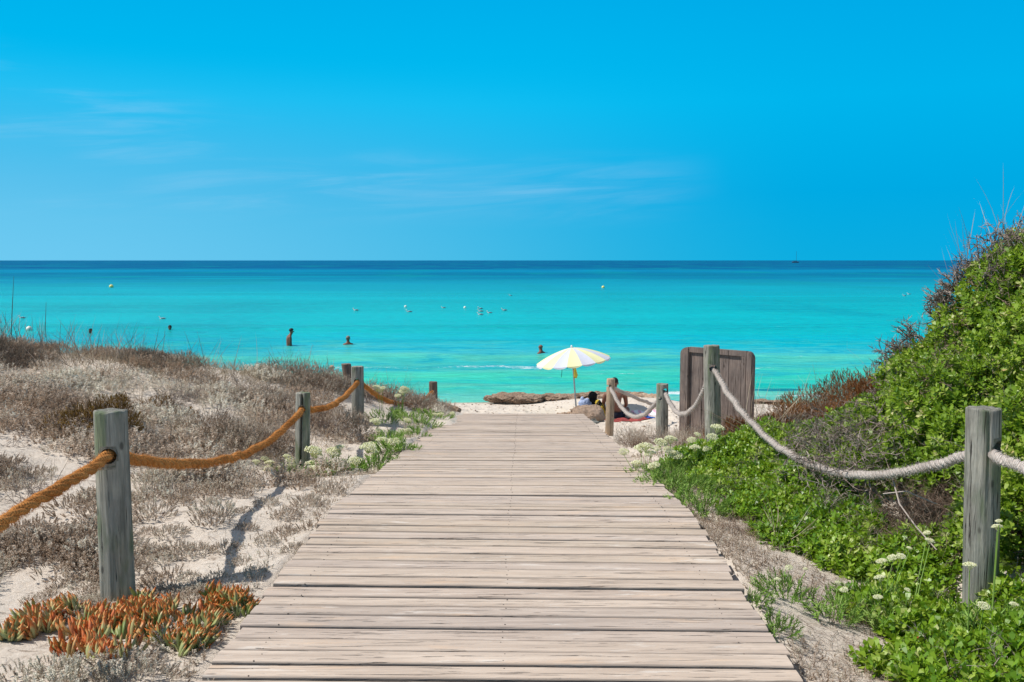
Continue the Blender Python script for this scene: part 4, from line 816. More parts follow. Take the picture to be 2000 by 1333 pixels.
ML_GR = m_leaf('dry_grass_blade', [(0, (.25, .18, .12)), (.5, (.42, .34, .24)), (1, (.55, .47, .35))], .9, .1, .2, (.5, .42, .3))
ML_FE = m_leaf('fennel_leaf', [(0, (.09, .16, .025)), (.5, (.19, .34, .05)), (1, (.36, .46, .14))], .6, .3, .2, (.3, .5, .06))
ML_UM = m_leaf('fennel_flower', [(0, (.60, .63, .30)), (.5, (.80, .80, .50)), (1, (.90, .88, .68))], .9, .1, .15, (.7, .7, .4))
ML_IC = m_leaf('ice_plant_leaf', [(0, (.20, .28, .08)), (.35, (.36, .42, .17)), (.7, (.46, .50, .24)), (.9, (.60, .42, .17)), (1, (.60, .20, .09))], .42, .4, .22, (.75, .55, .16), tipcol=(.78, .20, .04), tipstart=.62)
# ------------------------------------------------------------------ leafy shrubs on the right dune
SH_N = [shoot_proto(8, .045, .036, .0175, (.35, 1.2)) for _ in range(6)]
SH_F = [shoot_proto(6, .055, .044, .022, (.35, 1.1), stem=0) for _ in range(5)]
def lobe_pts(lobes, dens):
    P, Nn = [], []
    for k, (x, y, r, h) in enumerate(lobes):
        zc = gz(x, y); A = 2*math.pi*r*max(r, h)*.9; n = int(A*dens)
        d = rdir(n, .35); d[:, 2] = np.abs(d[:, 2])*1.0-.12*(RNG.random(n) < .3); lump_ = 1+.16*fbm(d[:, 0]*2.4+x*3, d[:, 1]*2.4+y*3, d[:, 2]*2.4, seed=k+50, o=3)
        depth = 1-.42*RNG.random(n)**2.0; p = np.array([x, y, zc-.04])+d*np.array([r, r, h])*(lump_*depth)[:, None]
        keep = np.ones(n, bool)
        for j, (x2, y2, r2, h2) in enumerate(lobes):
            if j == k: continue
            q = (p-np.array([x2, y2, gz(x2, y2)-.04]))/np.array([r2, r2, h2]); keep &= (q**2).sum(1) > .45
        g = ground_z(p[:, 0], p[:, 1]); keep &= p[:, 2] > g-.01
        P.append(p[keep]); nn = d/np.array([r, r, h]); nn /= np.linalg.norm(nn, axis=1)[:, None]; Nn.append(nn[keep])
    return np.concatenate(P), np.concatenate(Nn)
CAMP = np.array([0, 0, CZ])
def shrub(name, label, lobes, dens, mat=ML_G, protos=SH_N, S=(.7, 1.55), twig=120, twmat=ML_TW, bare=None, cat='shrub', group=None, vb=0., gap=.25, ptwig=(.18, .36)):
    x0, y0 = lobes[0][:2]; loc = (x0, y0, gz(x0, y0)); root = thing(name, loc, label, cat, group)
    P, Nn = lobe_pts(lobes, dens); n = len(P)
    # leave holes so that the dark inside and the twigs show
    hole = fbm(P[:, 0]*4.2, P[:, 1]*4.2, P[:, 2]*4.2, seed=77, o=3); keep = (hole > -gap*1.7) | (RNG.random(n) < .25)
    if bare is not None: keep &= ~bare(P)
    P, Nn = P[keep], Nn[keep]; n = len(P)
    D = Nn*.75+np.array([0, 0, .55])+RNG.normal(size=(n, 3))*.35
    big = fbm(P[:, 0]*2.2, P[:, 1]*2.2, P[:, 2]*2.2, seed=13, o=3); var = np.clip(.48+vb+.24*big+RNG.normal(size=n)*.18, 0, 1)
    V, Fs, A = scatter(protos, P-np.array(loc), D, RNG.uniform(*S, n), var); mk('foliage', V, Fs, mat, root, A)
    # branches inside and a few poking out
    tot = sum(r for _, _, r, _ in lobes); O = []; Dd = []; LL = []
    for (x, y, r, h) in lobes:
        m = max(2, int(twig*r/tot)); a = RNG.uniform(0, 6.28, m); rr = r*np.sqrt(RNG.random(m))*.55; O.append(np.stack([x+rr*np.cos(a), y+rr*np.sin(a), np.full(m, gz(x, y)-.02)], 1)); dd = rdir(m, .9); dd[:, 2] = np.abs(dd[:, 2])*(h/r); Dd.append(dd); LL.append(RNG.uniform(*ptwig, m)*r*2.0)
    V, Q, v = twigs(np.concatenate(O)-np.array(loc), np.concatenate(Dd), np.concatenate(LL), .0042, 4, 3, .7, 0., .16); mk('branches', V, [Q], twmat, root, {'var': v, 'tip': np.full(len(V), .8)})
    return root
# the big hill shrub, its crest and its lower flanks; (x, y, radius, height)
D1 = 900
shrub('hill_shrub', 'big glossy green shrub covering the top of the dune at the right edge', [(4.35, 7.0, .75, .72), (4.95, 7.4, .95, .86), (4.0, 6.4, .65, .58), (5.3, 6.4, .9, .8), (4.5, 6.1, .65, .6)], 1200, twig=260, gap=.28)
shrub('hill_shrub', 'green shrub on the dune slope between the bare twigs and the near right post', [(3.55, 6.6, .60, .55), (3.35, 6.0, .52, .46), (3.7, 5.7, .6, .52), (3.1, 6.6, .42, .34), (2.95, 7.0, .38, .30)], 1450, twig=200, gap=.32)
shrub('hill_shrub', 'green shrub leaning over the dune shoulder left of the dead crest branches', [(3.78, 7.7, .50, .42), (4.0, 7.4, .55, .52), (3.98, 8.3, .40, .35), (3.35, 7.5, .42, .30)], 1300, twig=220, gap=.34)
shrub('hill_shrub', 'green shrub right behind the near right post', [(3.5, 4.9, .52, .55), (3.1, 5.25, .42, .42), (4.0, 5.2, .6, .55), (3.3, 4.45, .38, .36)], 1500, twig=240, gap=.2)
shrub('creeping_shrub', 'sparse green shrub full of grey twigs between the heath bush and the hill', [(2.95, 7.5, .42, .30), (2.78, 8.3, .42, .28), (3.1, 8.0, .4, .32), (2.7, 7.9, .35, .2)], 1000, ML_G, SH_N, twig=260, gap=.2, vb=-.05)
def no_pit(P):
    px, py = proj(P); return ((px-1800)/85)**2+((py-1005)/36)**2 < 1
GC = 'low bright green creeping shrubs beside the boardwalk'
D2 = [shoot_proto(8, .04, .032, .0155, (.4, 1.3)) for _ in range(6)]
shrub('creeping_shrub', 'low bright green creeper under the middle of the long white rope loop', [(2.5, 6.9, .45, .15), (2.2, 7.3, .40, .16), (2.75, 7.5, .45, .20), (1.95, 6.8, .33, .15), (2.3, 6.4, .38, .15), (2.6, 6.2, .35, .15)], 1400, ML_G2, D2, twig=110, vb=.06, bare=no_pit)
shrub('creeping_shrub', 'low bright green creeper spreading at the foot of the tall grey post', [(2.0, 9.2, .40, .20), (2.45, 8.9, .45, .22), (2.15, 8.4, .42, .18), (1.85, 8.0, .32, .16), (2.5, 8.1, .45, .18), (2.75, 9.3, .4, .24), (1.9, 7.55, .28, .14)], 1200, ML_G2, D2, twig=90, vb=.08)
shrub('creeping_shrub', 'green creeper between the sand strip and the twiggy hollow of the slope', [(2.15, 5.75, .34, .18), (2.5, 5.45, .34, .18), (1.9, 6.0, .28, .14), (2.85, 5.6, .30, .2)], 1500, ML_G2, D2, twig=90, vb=.0, bare=no_pit)
shrub('creeping_shrub', 'leafy green plant in front of and below the near right post', [(2.15, 4.55, .30, .16), (2.42, 4.38, .28, .10), (2.80, 4.55, .26, .12), (1.98, 4.8, .2, .11), (2.3, 4.95, .25, .13)], 1900, ML_G2, SH_N, twig=80, vb=.05)
shrub('creeping_shrub', 'largest leaved green plant in the bottom right corner of the photo', [(1.95, 3.75, .25, .15), (2.3, 3.75, .32, .2), (2.1, 4.1, .25, .14), (2.5, 4.0, .3, .2), (1.78, 4.0, .15, .09)], 1900, ML_G2, SH_N, twig=70, vb=.10)
# bare grey thicket on the crest, the slope hollow and the shoulder
def thicket(label, origins, n, L, r, up, mat=ML_TW, levels=4, kids=3, lean=(0, 0, 0), rad=.25, spread=.55, jag=.16, name='dead_thicket', taper=.6):
    O = []; 
    for (x, y, h) in origins:
        a = RNG.uniform(0, 6.28, n); q = rad*np.sqrt(RNG.random(n)); X, Y = x+q*np.cos(a), y+q*np.sin(a); O.append(np.stack([X, Y, ground_z(X, Y)+h], 1))
    O = np.concatenate(O); d = rdir(len(O), up)+np.array(lean); loc = np.array((origins[0][0], origins[0][1], gz(*origins[0][:2])))
    V, Q, v = twigs(O-loc, d, RNG.uniform(.6, 1.2, len(O))*L, r, levels, kids, spread, 0, jag, taper); return tag(mk(name, V, [Q], mat, None, {'var': v, 'tip': np.full(len(V), .8)}, loc=tuple(loc)), label, 'shrub')
SURF = {}
def surface(px, py):
    if not SURF: bpy.context.view_layer.update(); SURF['d'] = bpy.context.evaluated_depsgraph_get()
    r = ray(px, py); ok, loc, n_, i_, ob, m_ = sc.ray_cast(SURF['d'], Vector((0, 0, CZ)), Vector(r).normalized())
    return np.array(loc) if ok else None
def thicket_px(label, pts, n, L, r, up, lean, mat=ML_TW, levels=3, kids=3, rad=.08, spread=.5, jag=.2, taper=.75):
    pts = [q if len(q) == 3 else (q[0], q[1], min(surface(*q)[1]+.04, 8.1 if q[0] > 1700 else 9.)) for q in pts]
    O = np.concatenate([at(*q)[None]+RNG.normal(size=(n, 3))*rad for q in pts]); d = rdir(len(O), up)+np.array(lean); loc = at(*pts[0]); V, Q, v = twigs(O-loc, d, RNG.uniform(.6, 1.25, len(O))*L, r, levels, kids, spread, 0, jag, taper)
    return tag(mk('dead_thicket', V, [Q], mat, None, {'var': v, 'tip': np.full(len(V), .8)}, loc=tuple(loc)), label, 'shrub')
thicket_px('tangle of bare grey twigs along the crest of the right dune against the sky', [(1905, 535, 7.3), (1925, 510, 7.2), (1950, 490, 7.1), (1980, 470, 7.0), (1940, 545, 7.0), (1890, 560, 7.4)], 18, .11, .0055, 1.2, (-.3, -.05, .5), rad=.05, spread=.8, jag=.12, kids=3)
thicket_px('thick forked dead branches jutting left from the dune crest across the sea', [(1850, 610, 7.7), (1862, 590, 7.6), (1840, 625, 7.7), (1875, 570, 7.5)], 12, .16, .0065, .4, (-1.0, -.05, .45), rad=.04, spread=.55, jag=.10, kids=4)
thicket_px('lower bare forked branches on the dune shoulder over the sea, nearer the board', [(1765, 700, 8.1), (1780, 685, 8.0), (1750, 715, 8.1), (1795, 665, 7.9)], 12, .14, .0055, .4, (-.8, -.05, .6), rad=.04, spread=.6, jag=.10, kids=4)
thicket_px('short bare twigs at the low left end of the green hill above the heath', [(1725, 760), (1745, 745), (1700, 790)], 12, .09, .004, .6, (-.3, -.1, .5), rad=.06, jag=.12)
thicket_px('brownish net of dry twigs over the upper left flank of the green hill', [(1900, 640), (1850, 720), (1930, 590), (1960, 560), (1880, 680), (1980, 600), (1840, 770), (1910, 620)], 15, .10, .003, .5, (-.2, -.4, .2), ML_TB, rad=.12, spread=.9, jag=.2)
thicket_px('mesh of grey bare twigs between the brown heath and the green hill', [(1600, 905), (1650, 880), (1570, 880), (1690, 860), (1640, 925), (1720, 900), (1680, 830), (1620, 860)], 36, .17, .0036, .5, (-.2, -.4, 0), levels=3, rad=.11, taper=.7, spread=.8)
thicket('hollow of dead brown twigs under the green shrub, left of the near right post', [(2.9, 6.0, .02), (3.0, 5.7, .05), (2.85, 5.8, .02), (3.05, 5.5, .05)], 150, .22, .0035, .3, ML_TB, lean=(-.2, -.3, .0), levels=4, rad=.33)
# two long bare stems in front of the creeper
m = MB(); 
for pts in ([(1745, 940, 5.9), (1757, 985, 5.7), (1790, 1030, 5.5), (1830, 1075, 5.35)], [(1725, 965, 5.9), (1770, 960, 5.75), (1830, 985, 5.6)]): m.tube([at(*q) for q in pts], .005, 5, var=.9, tip=.8)
tag(m.build('dead_branch', ML_TW), 'long bare pale branch hanging below the white rope near the twiggy hollow', 'branch')
# ------------------------------------------------------------------ brown heath and grey bushes on the right
SP_H = [sprig_proto(18, .06, .012, .006, .8, .0016) for _ in range(4)]
SP_S = [sprig_proto(17, .042, .0105, .0062, .95, .0014) for _ in range(6)]
SP_T = [sprig_proto(9, .085, .014, .003, .9, .0012, 1) for _ in range(5)]
SP_L = [sprig_proto(9, .055, .018, .010, 1.1, 0, 1) for _ in range(5)]
def dome_bush(name, label, lobes, dens, mat, protos, S=(.8, 1.3), cat='bush', vb=0., tw=60, twmat=ML_TB, group=None, gap=.3, tip=True, loc=None, stuff=False):
    P, Nn = lobe_pts(lobes, dens); n = len(P); hole = fbm(P[:, 0]*5, P[:, 1]*5, P[:, 2]*5, seed=71, o=3); k = (hole > -gap*1.5) | (RNG.random(n) < .3); P, Nn = P[k], Nn[k]; n = len(P)
    x0, y0 = lobes[0][:2]; loc = (x0, y0, gz(x0, y0)); D = Nn*.7+np.array([0, 0, .6])+RNG.normal(size=(n, 3))*.35
    var = np.clip(.5+vb+.3*fbm(P[:, 0]*3, P[:, 1]*3, P[:, 2]*3, seed=23, o=3)+RNG.normal(size=n)*.18, 0, 1); V, Fs, A = scatter(protos, P-np.array(loc), D, RNG.uniform(*S, n), var)
    root = thing(name, loc, label, cat, group); mk('foliage', V, Fs, mat, root, A)
    O = np.concatenate([np.stack([x+RNG.normal(size=tw)*r*.25, y+RNG.normal(size=tw)*r*.25, np.full(tw, gz(x, y)-.01)], 1) for x, y, r, h in lobes]); dd = np.concatenate([rdir(tw, .8)*np.array([1, 1, h/r]) for _, _, r, h in lobes]); dd[:, 2] = np.abs(dd[:, 2]); L = np.concatenate([RNG.uniform(.5, 1.1, tw)*max(r, h)*.8 for _, _, r, h in lobes])
    V, Q, v = twigs(O-np.array(loc), dd, L, .0022, 3, 3, .6, 0, .15); mk('stems', V, [Q], twmat, root, {'var': v, 'tip': np.full(len(V), .8)}); return root
dome_bush('heath_bush', 'large rusty brown heath bush between the board and the green hill', [(3.75, 11.0, .55, .48), (4.2, 10.9, .6, .56), (3.35, 10.9, .42, .17), (4.65, 10.7, .6, .52), (3.0, 10.6, .45, .14), (4.0, 10.2, .45, .42)], 1900, ML_BR, SP_H, (.7, 1.15), gap=.08)
dome_bush('heath_bush', 'lower brown heath bush in front of the wooden board, behind the tall grass', [(2.65, 10.3, .42, .26), (3.0, 9.9, .42, .24), (3.4, 10.2, .4, .30), (3.6, 9.7, .35, .28)], 1700, ML_BR, SP_H, (.7, 1.1), vb=-.05, gap=.12)
dome_bush('grey_bush', 'dark grey green bush tucked in the middle of the brown heath', [(3.15, 9.75, .2, .22)], 1900, m_leaf('grey_green_bush', [(0, (.05, .05, .035)), (.5, (.11, .11, .08)), (1, (.18, .18, .13))], .9, .1, 0), SP_H, (.8, 1.1), gap=.05)
dome_bush('grey_bush', 'pale grey wispy bush at the boardwalk edge below the tan post', [(1.62, 12.0, .26, .24), (1.85, 11.4, .28, .22), (1.55, 11.2, .2, .16)], 900, ML_SC, SP_T, (.9, 1.5), vb=.15, gap=.1)
dome_bush('grey_bush', 'pale grey wispy bush around the foot of the grey post with the extra hole', [(2.2, 10.9, .32, .24), (2.0, 10.3, .28, .2), (2.5, 10.4, .3, .2)], 900, ML_SC, SP_T, (.9, 1.5), vb=.15, gap=.1)
def grass(name, label, P, D, L, W, mat=ML_GR, bend=(.1, .5), S=(.7, 1.2), kind=None, cat='grass', n=5, vb=0.):
    pr_ = []
    for _ in range(6):
        V, Fb, t = blade_proto(L, W, random.uniform(*bend), n); V2 = V.copy(); pr_.append(dict(V=V2, F=Fb, tip=t, pv=np.zeros(len(V))))
    loc = P.mean(0); V, Fs, A = scatter(pr_, P-loc, D, RNG.uniform(*S, len(P)), np.clip(RNG.uniform(0, 1, len(P))+vb, 0, 1)); o = mk(name, V, Fs, mat, None, A, loc=tuple(loc)); tag(o, label, cat)
    if kind: o['kind'] = kind
    return o
def ring(x, y, r, n): a = RNG.uniform(0, 6.28, n); q = r*np.sqrt(RNG.random(n)); X, Y = x+q*np.cos(a), y+q*np.sin(a); return np.stack([X, Y, ground_z(X, Y)-.01], 1)
grass('grass_tuft', 'tuft of long arching straw coloured grass in front of the brown heath', ring(2.75, 9.6, .18, 70), rdir(70, 1.1)*np.array([1, 1, 1])+np.array([0, 0, .3]), .62, .006, bend=(.3, .9))
grass('grass_tuft', 'thin straw coloured grass tuft rising right of the wooden board', ring(3.3, 10.2, .3, 60), rdir(60, 1.6), .60, .005, bend=(.2, .8))
grass('grass_tuft', 'pale dry grass tuft leaning right over the lower creeper by the sand strip', ring(1.80, 5.85, .06, 26), rdir(26, .5)+np.array([.9, .1, .55]), .34, .005, bend=(.2, .5))
P = np.concatenate([at(1880, 600, 7.5)+RNG.normal(size=(16, 3))*np.array([.05, .05, .05]), at(1905, 560, 7.3)+RNG.normal(size=(30, 3))*np.array([.07, .07, .05]), at(1950, 500, 7.0)+RNG.normal(size=(26, 3))*.07])
grass('grass_tuft', 'tall thin dead stalks standing against the sky on the right dune crest', P[:46], (rdir(46, 2.6)+np.array([-.35, 0, .8])), .62, .0055, ML_TB, bend=(.1, .35), S=(.4, 1.15), vb=.2)
grass('grass_tuft', 'pale curved grass stalks at the very right edge above the green hill', P[56:72], (rdir(16, 2.)+np.array([.35, 0, .8])), .60, .0045, bend=(.1, .5), S=(.8, 1.2))
# ------------------------------------------------------------------ sea fennel with cream flower heads
UMB = None
def umbel_mesh(r=.036, n=90):
    v0 = np.array([(1, 0, 0), (-1, 0, 0), (0, 1, 0), (0, -1, 0), (0, 0, 1), (0, 0, -1)], float); f0 = np.array([(0, 2, 4), (2, 1, 4), (1, 3, 4), (3, 0, 4), (2, 0, 5), (1, 2, 5), (3, 1, 5), (0, 3, 5)]); Vs, Fs, A = [], [], []
    k = np.arange(n)+.5; ph = np.arccos(1-k/n*.95); th = k*2.39996; d = np.stack([np.sin(ph)*np.cos(th), np.sin(ph)*np.sin(th), np.cos(ph)], 1)
    for i in range(n):
        p = d[i]*np.array([1, 1, .62])*r*random.uniform(.86, 1.1); s_ = r*random.uniform(.09, .15); Vs.append(v0*s_+p); Fs.append(f0+i*6); A.append(np.full(6, random.uniform(.2, 1)))
    P0 = np.tile([[0, 0, -r*.7]], (14, 1)); P1 = d[::n//14][:14]*np.array([1, 1, .62])*r*.9; V, Q, v = segs(P0, P1, np.full(14, .0012), np.full(14, .001)); off = n*6
    return np.concatenate(Vs+[V]), [np.concatenate(Fs), Q+off], np.concatenate(A+[np.zeros(len(V))])
UM = []
for q in range(3):
    V, Fs, a = umbel_mesh(); me = mk('flower_head', V, Fs, ML_UM, None, {'var': a, 'tip': np.full(len(V), .9)}); UM.append(me.data); bpy.data.objects.remove(me)
FEN = [sprig_proto(15, .10, .042, .0075, .75, .0022, 2) for _ in range(5)]
def fennel(x, y, label, nsh=26, heads=((0, 0, .2),), rad=.14, hgt=.14, s=1., vb=0., group='sea fennel plants with cream flower heads'):
    nsh = int(nsh*1.7); z = gz(x, y); root = thing('sea_fennel', (x, y, z), label, 'flowering plant', group); n = nsh
    a = RNG.uniform(0, 6.28, n); q = rad*np.sqrt(RNG.random(n)); P = np.stack([q*np.cos(a), q*np.sin(a), RNG.uniform(0, hgt*.5, n)*(1-q/rad*.6)], 1)
    gzz = ground_z(x+P[:, 0], y+P[:, 1])-z; P[:, 2] += np.maximum(gzz, -.1); D = np.stack([np.cos(a)*q/rad, np.sin(a)*q/rad, np.full(n, 1.)], 1)+RNG.normal(size=(n, 3))*.25
    V, Fs, A = scatter(FEN, P, D, RNG.uniform(.7, 1.15, n)*s, np.clip(RNG.normal(size=n)*.2+.5+vb, 0, 1)); mk('foliage', V, Fs, ML_FE, root, A)
    m = MB()
    for i, (hx, hy, hz) in enumerate(heads):
        bx_, by_ = hx*.35, hy*.35; m.tube([(bx_, by_, 0), (bx_*1.4+.2*hx, by_*1.4+.2*hy, hz*.55), (hx, hy, hz-.02)], [.0038, .003, .0022], 5, False, var=.6, tip=.8)
        o = bpy.data.objects.new('flower_head', UM[i % 3]); COL.objects.link(o); o.parent = root; o.location = (hx, hy, hz); k = s*random.uniform(.6, 1.2); k *= 1.7 if y > 7.9 else .70; o.scale = (k, k, k); o.rotation_euler = (random.uniform(-.35, .35), random.uniform(-.35, .35), random.uniform(0, 6))
    if heads: m.build('stems', ML_FE, root)
    return root
def fen_px(px, py, Y, label, heads_px, **k):
    """plant rooted at a pixel/depth, with its flower heads at further pixels"""
    x = (px-1000)/F*Y; z = gz(x, Y); H = []
    for (hx, hy, dy) in heads_px:
        p = at(hx, hy, Y+dy); H.append((p[0]-x, dy, max(.05, p[2]-z)))
    return fennel(x, Y, label, heads=H, **k)
fen_px(560, 920, 9.35, 'sea fennel left of the cracked grey post, four cream heads against brown scrub', [(500, 903, -.1), (517, 897, .05), (526, 905, 0), (521, 916, -.1), (543, 919, .1), (560, 892, 0), (566, 900, .1), (569, 909, 0)], nsh=12, hgt=.12, vb=-.2)
fen_px(612, 925, 9.2, 'sea fennel close right of the cracked grey post', [(611, 882, 0), (618, 888, .1), (614, 918, -.1), (609, 909, .1)], s=1.25, nsh=24)
fen_px(655, 905, 9.6, 'sea fennel with two bright cream heads, third plant from the cracked post', [(662, 877, 0), (651, 886, .05), (641, 912, -.1), (668, 913, 0)], s=1.25, nsh=22)
fen_px(725, 912, 9.3, 'dense green sea fennel at the boardwalk edge below the flat topped post', [(719, 876, 0), (729, 885, .1), (694, 903, -.1)], s=1.25, nsh=46, rad=.2, hgt=.2)
fen_px(775, 885, 10.3, 'large sea fennel with many cream heads touching the boardwalk edge', [(765, 866, 0), (772, 862, .1), (780, 868, 0), (786, 876, .1), (747, 862, 0), (776, 877, -.1), (728, 887, 0)], s=1.25, nsh=46, rad=.22, hgt=.2)
fen_px(750, 858, 11.2, 'sea fennel in front of the rope shadow left of the boardwalk', [(740, 843, 0), (738, 828, .1), (733, 824, 0), (797, 842, .1)], nsh=40, rad=.2)
fen_px(810, 862, 12.0, 'flowerless sea fennel where the boardwalk corner disappears in sand', [(796, 822, 0)], nsh=44, rad=.22, hgt=.18)
fen_px(815, 815, 13.4, 'bright green sea fennel cushion on the bare sand slope of the left dune', [], nsh=80, rad=.34, hgt=.2, vb=.25)
fen_px(845, 825, 14.6, 'small sea fennel straggling toward the pinkish stones', [(860, 811, 0), (848, 818, 0), (884, 808, .1), (836, 816, 0)], nsh=36, rad=.3, hgt=.1)
fen_px(745, 790, 12.9, 'sea fennel growing in front of the drooping orange rope end', [(737, 759, 0), (743, 764, .05), (747, 760, 0)], nsh=36, rad=.2, hgt=.2)
fen_px(778, 785, 13.6, 'sea fennel with one tall flower spike on the left dune crest', [(789, 760, 0), (787, 767, .05), (791, 764, 0), (777, 774, 0)], nsh=26, rad=.14, hgt=.2, vb=.1)
G2 = 'sea fennel plants on the right of the boardwalk'
fen_px(1265, 935, 8.35, 'sea fennel with four big cream heads at the right boardwalk edge', [(1252, 877, .1), (1262, 875, 0), (1270, 888, 0), (1244, 907, -.1), (1277, 912, -.1), (1218, 884, .2)], nsh=70, rad=.22, hgt=.22, group=G2)
fen_px(1310, 915, 8.8, 'sea fennel whose heads stand in front of the grey post with two holes', [(1290, 866, 0), (1283, 878, .1), (1310, 860, 0), (1312, 887, 0), (1305, 880, .1), (1320, 891, 0)], nsh=60, rad=.24, hgt=.22, group=G2)
fen_px(1370, 900, 8.9, 'sea fennel in front of the board and tall grey post with stout yellow heads', [(1362, 850, 0), (1351, 861, .1), (1391, 855, -.1), (1401, 838, 0), (1380, 878, 0), (1357, 876, 0)], nsh=40, rad=.2, hgt=.2, group=G2)
fen_px(1330, 965, 7.6, 'flowerless feathery sea fennel hugging the boardwalk edge before the creeper', [], nsh=120, rad=.34, hgt=.25, group=G2)
fen_px(1375, 1005, 6.8, 'dark feathery sea fennel hanging to the boardwalk side, closer than the other one', [], nsh=60, rad=.22, hgt=.15, group=G2)
fen_px(1555, 1160, 4.75, 'half withered sea fennel with small white heads at the sand strip', [(1541, 1110, 0), (1573, 1112, .05), (1519, 1133, 0), (1571, 1150, 0)], nsh=30, rad=.14, s=.8, vb=-.1, group=G2)
fen_px(1645, 1180, 4.6, 'sea fennel with one big greenish globe head and a small one over dead stems', [(1649, 1153, 0), (1636, 1139, .1)], nsh=18, rad=.12, s=1., group=G2)
fen_px(1735, 1150, 4.85, 'sea fennel with five cream heads in a rising row left of the near post', [(1722, 1098, 0), (1744, 1091, .05), (1760, 1088, 0), (1718, 1130, -.1), (1776, 1072, .1)], nsh=46, rad=.2, hgt=.2, group=G2)
fen_px(1790, 1180, 4.6, 'sea fennel with upper pale green heads and one low white head, left of the post', [(1811, 1042, .4), (1816, 1058, .3), (1772, 1153, 0), (1715, 1168, 0)], nsh=50, rad=.22, hgt=.2, group=G2)
fen_px(1925, 1215, 4.2, 'feathery sea fennel growing against the front of the near right post', [(1894, 1106, 0), (1921, 1185, -.1), (1980, 1182, 0)], nsh=22, rad=.16, hgt=.16, group=G2)
fen_px(1965, 1130, 4.4, 'sea fennel with one large yellow green head right of the near post', [(1951, 1019, 0), (1948, 1031, .03)], nsh=60, rad=.2, hgt=.35, group=G2)
fen_px(1530, 1255, 4.25, 'thin grey green sea fennel sprouting along the boardwalk edge at bottom right', [], nsh=26, rad=.10, s=.7, hgt=.08, vb=-.2, group=G2)
fen_px(1490, 1200, 4.6, 'small dull green sea fennel sprouts beside the lower boardwalk edge', [], nsh=22, rad=.09, s=.6, hgt=.06, vb=-.2, group=G2)
# ------------------------------------------------------------------ ice plants
def ice_proto(nl=9):
    Vs, F4, F3, tip, pv = [], [], [], [], []; off = 0
    for i in range(nl):
        L = random.uniform(.075, .115); w = random.uniform(.0078, .0115); a = i*2.4+random.uniform(-.3, .3); out = random.uniform(.2, 1.05); n = 6
        ts = np.linspace(0, 1, n); cen = np.stack([np.zeros(n), out*L*(.55*np.sin(ts*1.7)), L*ts*(1-.12*out)], 1); rr = w*np.array([.75, 1.05, 1.15, 1.05, .75, .08]); ang = np.array([0, 2.1, 4.2])+math.pi/2
        V = cen[:, None]+rr[:, None, None]*np.stack([np.cos(ang), np.sin(ang), np.zeros(3)], 1)[None]; V = V.reshape(-1, 3) @ np.array(Matrix.Rotation(a, 3, 'Z')).T; V = V+np.array([math.cos(a+1.57), math.sin(a+1.57), 0])*.006
        q = np.array([(r_*3+j, r_*3+(j+1) % 3, r_*3+3+(j+1) % 3, r_*3+3+j) for r_ in range(n-1) for j in range(3)]); F4.append(q+off); Vs.append(V); tip.append(np.repeat(ts, 3)); pv.append(np.full(n*3, random.uniform(-.25, .25))); off += n*3
    return dict(V=np.concatenate(Vs), F=[np.concatenate(F4)], tip=np.concatenate(tip), pv=np.concatenate(pv))
ICP = [ice_proto(random.choice((7, 8, 10))) for _ in range(8)]
def ice(px_pts, label, vb=0., s=(.85, 1.25)):
    P = []
    px_pts = np.concatenate([px_pts, (px_pts+RNG.normal(size=px_pts.shape)*np.array([10, 5]))[::2]])
    for (px, py) in px_pts:
        r = ray(px, py); 
        k = 4.0
        for _ in range(12): k = (gz(r[0]*k, r[1]*k)-CZ)/r[2]
        P.append((r[0]*k, r[1]*k, gz(r[0]*k, r[1]*k)-.005))
    P = np.array(P); loc = P.mean(0); n = len(P); D = rdir(n, 2.3); var = np.clip(.55+vb+.3*fbm(P[:, 0]*6, P[:, 1]*6, seed=88)+RNG.normal(size=n)*.2, 0, 1); root = thing('ice_plant', loc, label, 'ice plant', 'orange tipped ice plants at the bottom left')
    V, Fs, A = scatter(ICP, P-loc, D, RNG.uniform(*s, n), var); mk('leaves', V, Fs, ML_IC, root, A, smooth=True)
    m = MB()
    for _ in range(max(2, n//4)): 
        i, j = RNG.integers(0, n, 2); a, b = P[i]-loc, P[j]-loc
        if np.linalg.norm(a-b) < .5: m.tube([a+(0, 0, .01), (a+b)/2+np.array((0, 0, .02)), b+(0, 0, .01)], .004, 5, var=.2, tip=.8)
    if m.v: m.build('runners', ML_TB, root)
def blob(cx, cy, rx, ry, n, tl=0.): a = RNG.uniform(0, 6.28, n); q = np.sqrt(RNG.random(n)); X = cx+rx*q*np.cos(a); return np.stack([X, cy+ry*q*np.sin(a)+tl*(X-cx)], 1)
ice(blob(120, 1212, 90, 22, 15), 'upper left stretch of the ice plant mat, left of the near post foot', .1)
ice(blob(42, 1252, 38, 14, 6), 'isolated pale ice plant rosette at the left edge of the photo', .0)
ice(blob(155, 1262, 40, 26, 11), 'burnt orange ice plants on the left end of the mat front', .3)
ice(blob(205, 1290, 45, 12, 7), 'reddest ice plants, nearest the bottom edge of the photo', .45)
ice(np.concatenate([blob(225, 1232, 60, 28, 22), blob(265, 1195, 50, 14, 10)]), 'middle of the ice plant mat in front of the near left post', .05)
ice(np.concatenate([blob(345, 1225, 75, 32, 26), blob(360, 1262, 55, 18, 12)]), 'greener ice plants right of the post, filling the mat toward the boardwalk', -.12)
ice(np.concatenate([blob(440, 1190, 30, 26, 12), blob(470, 1195, 30, 16, 8)]), 'olive green ice plants climbing to the boardwalk edge under the rope shadow', -.25)
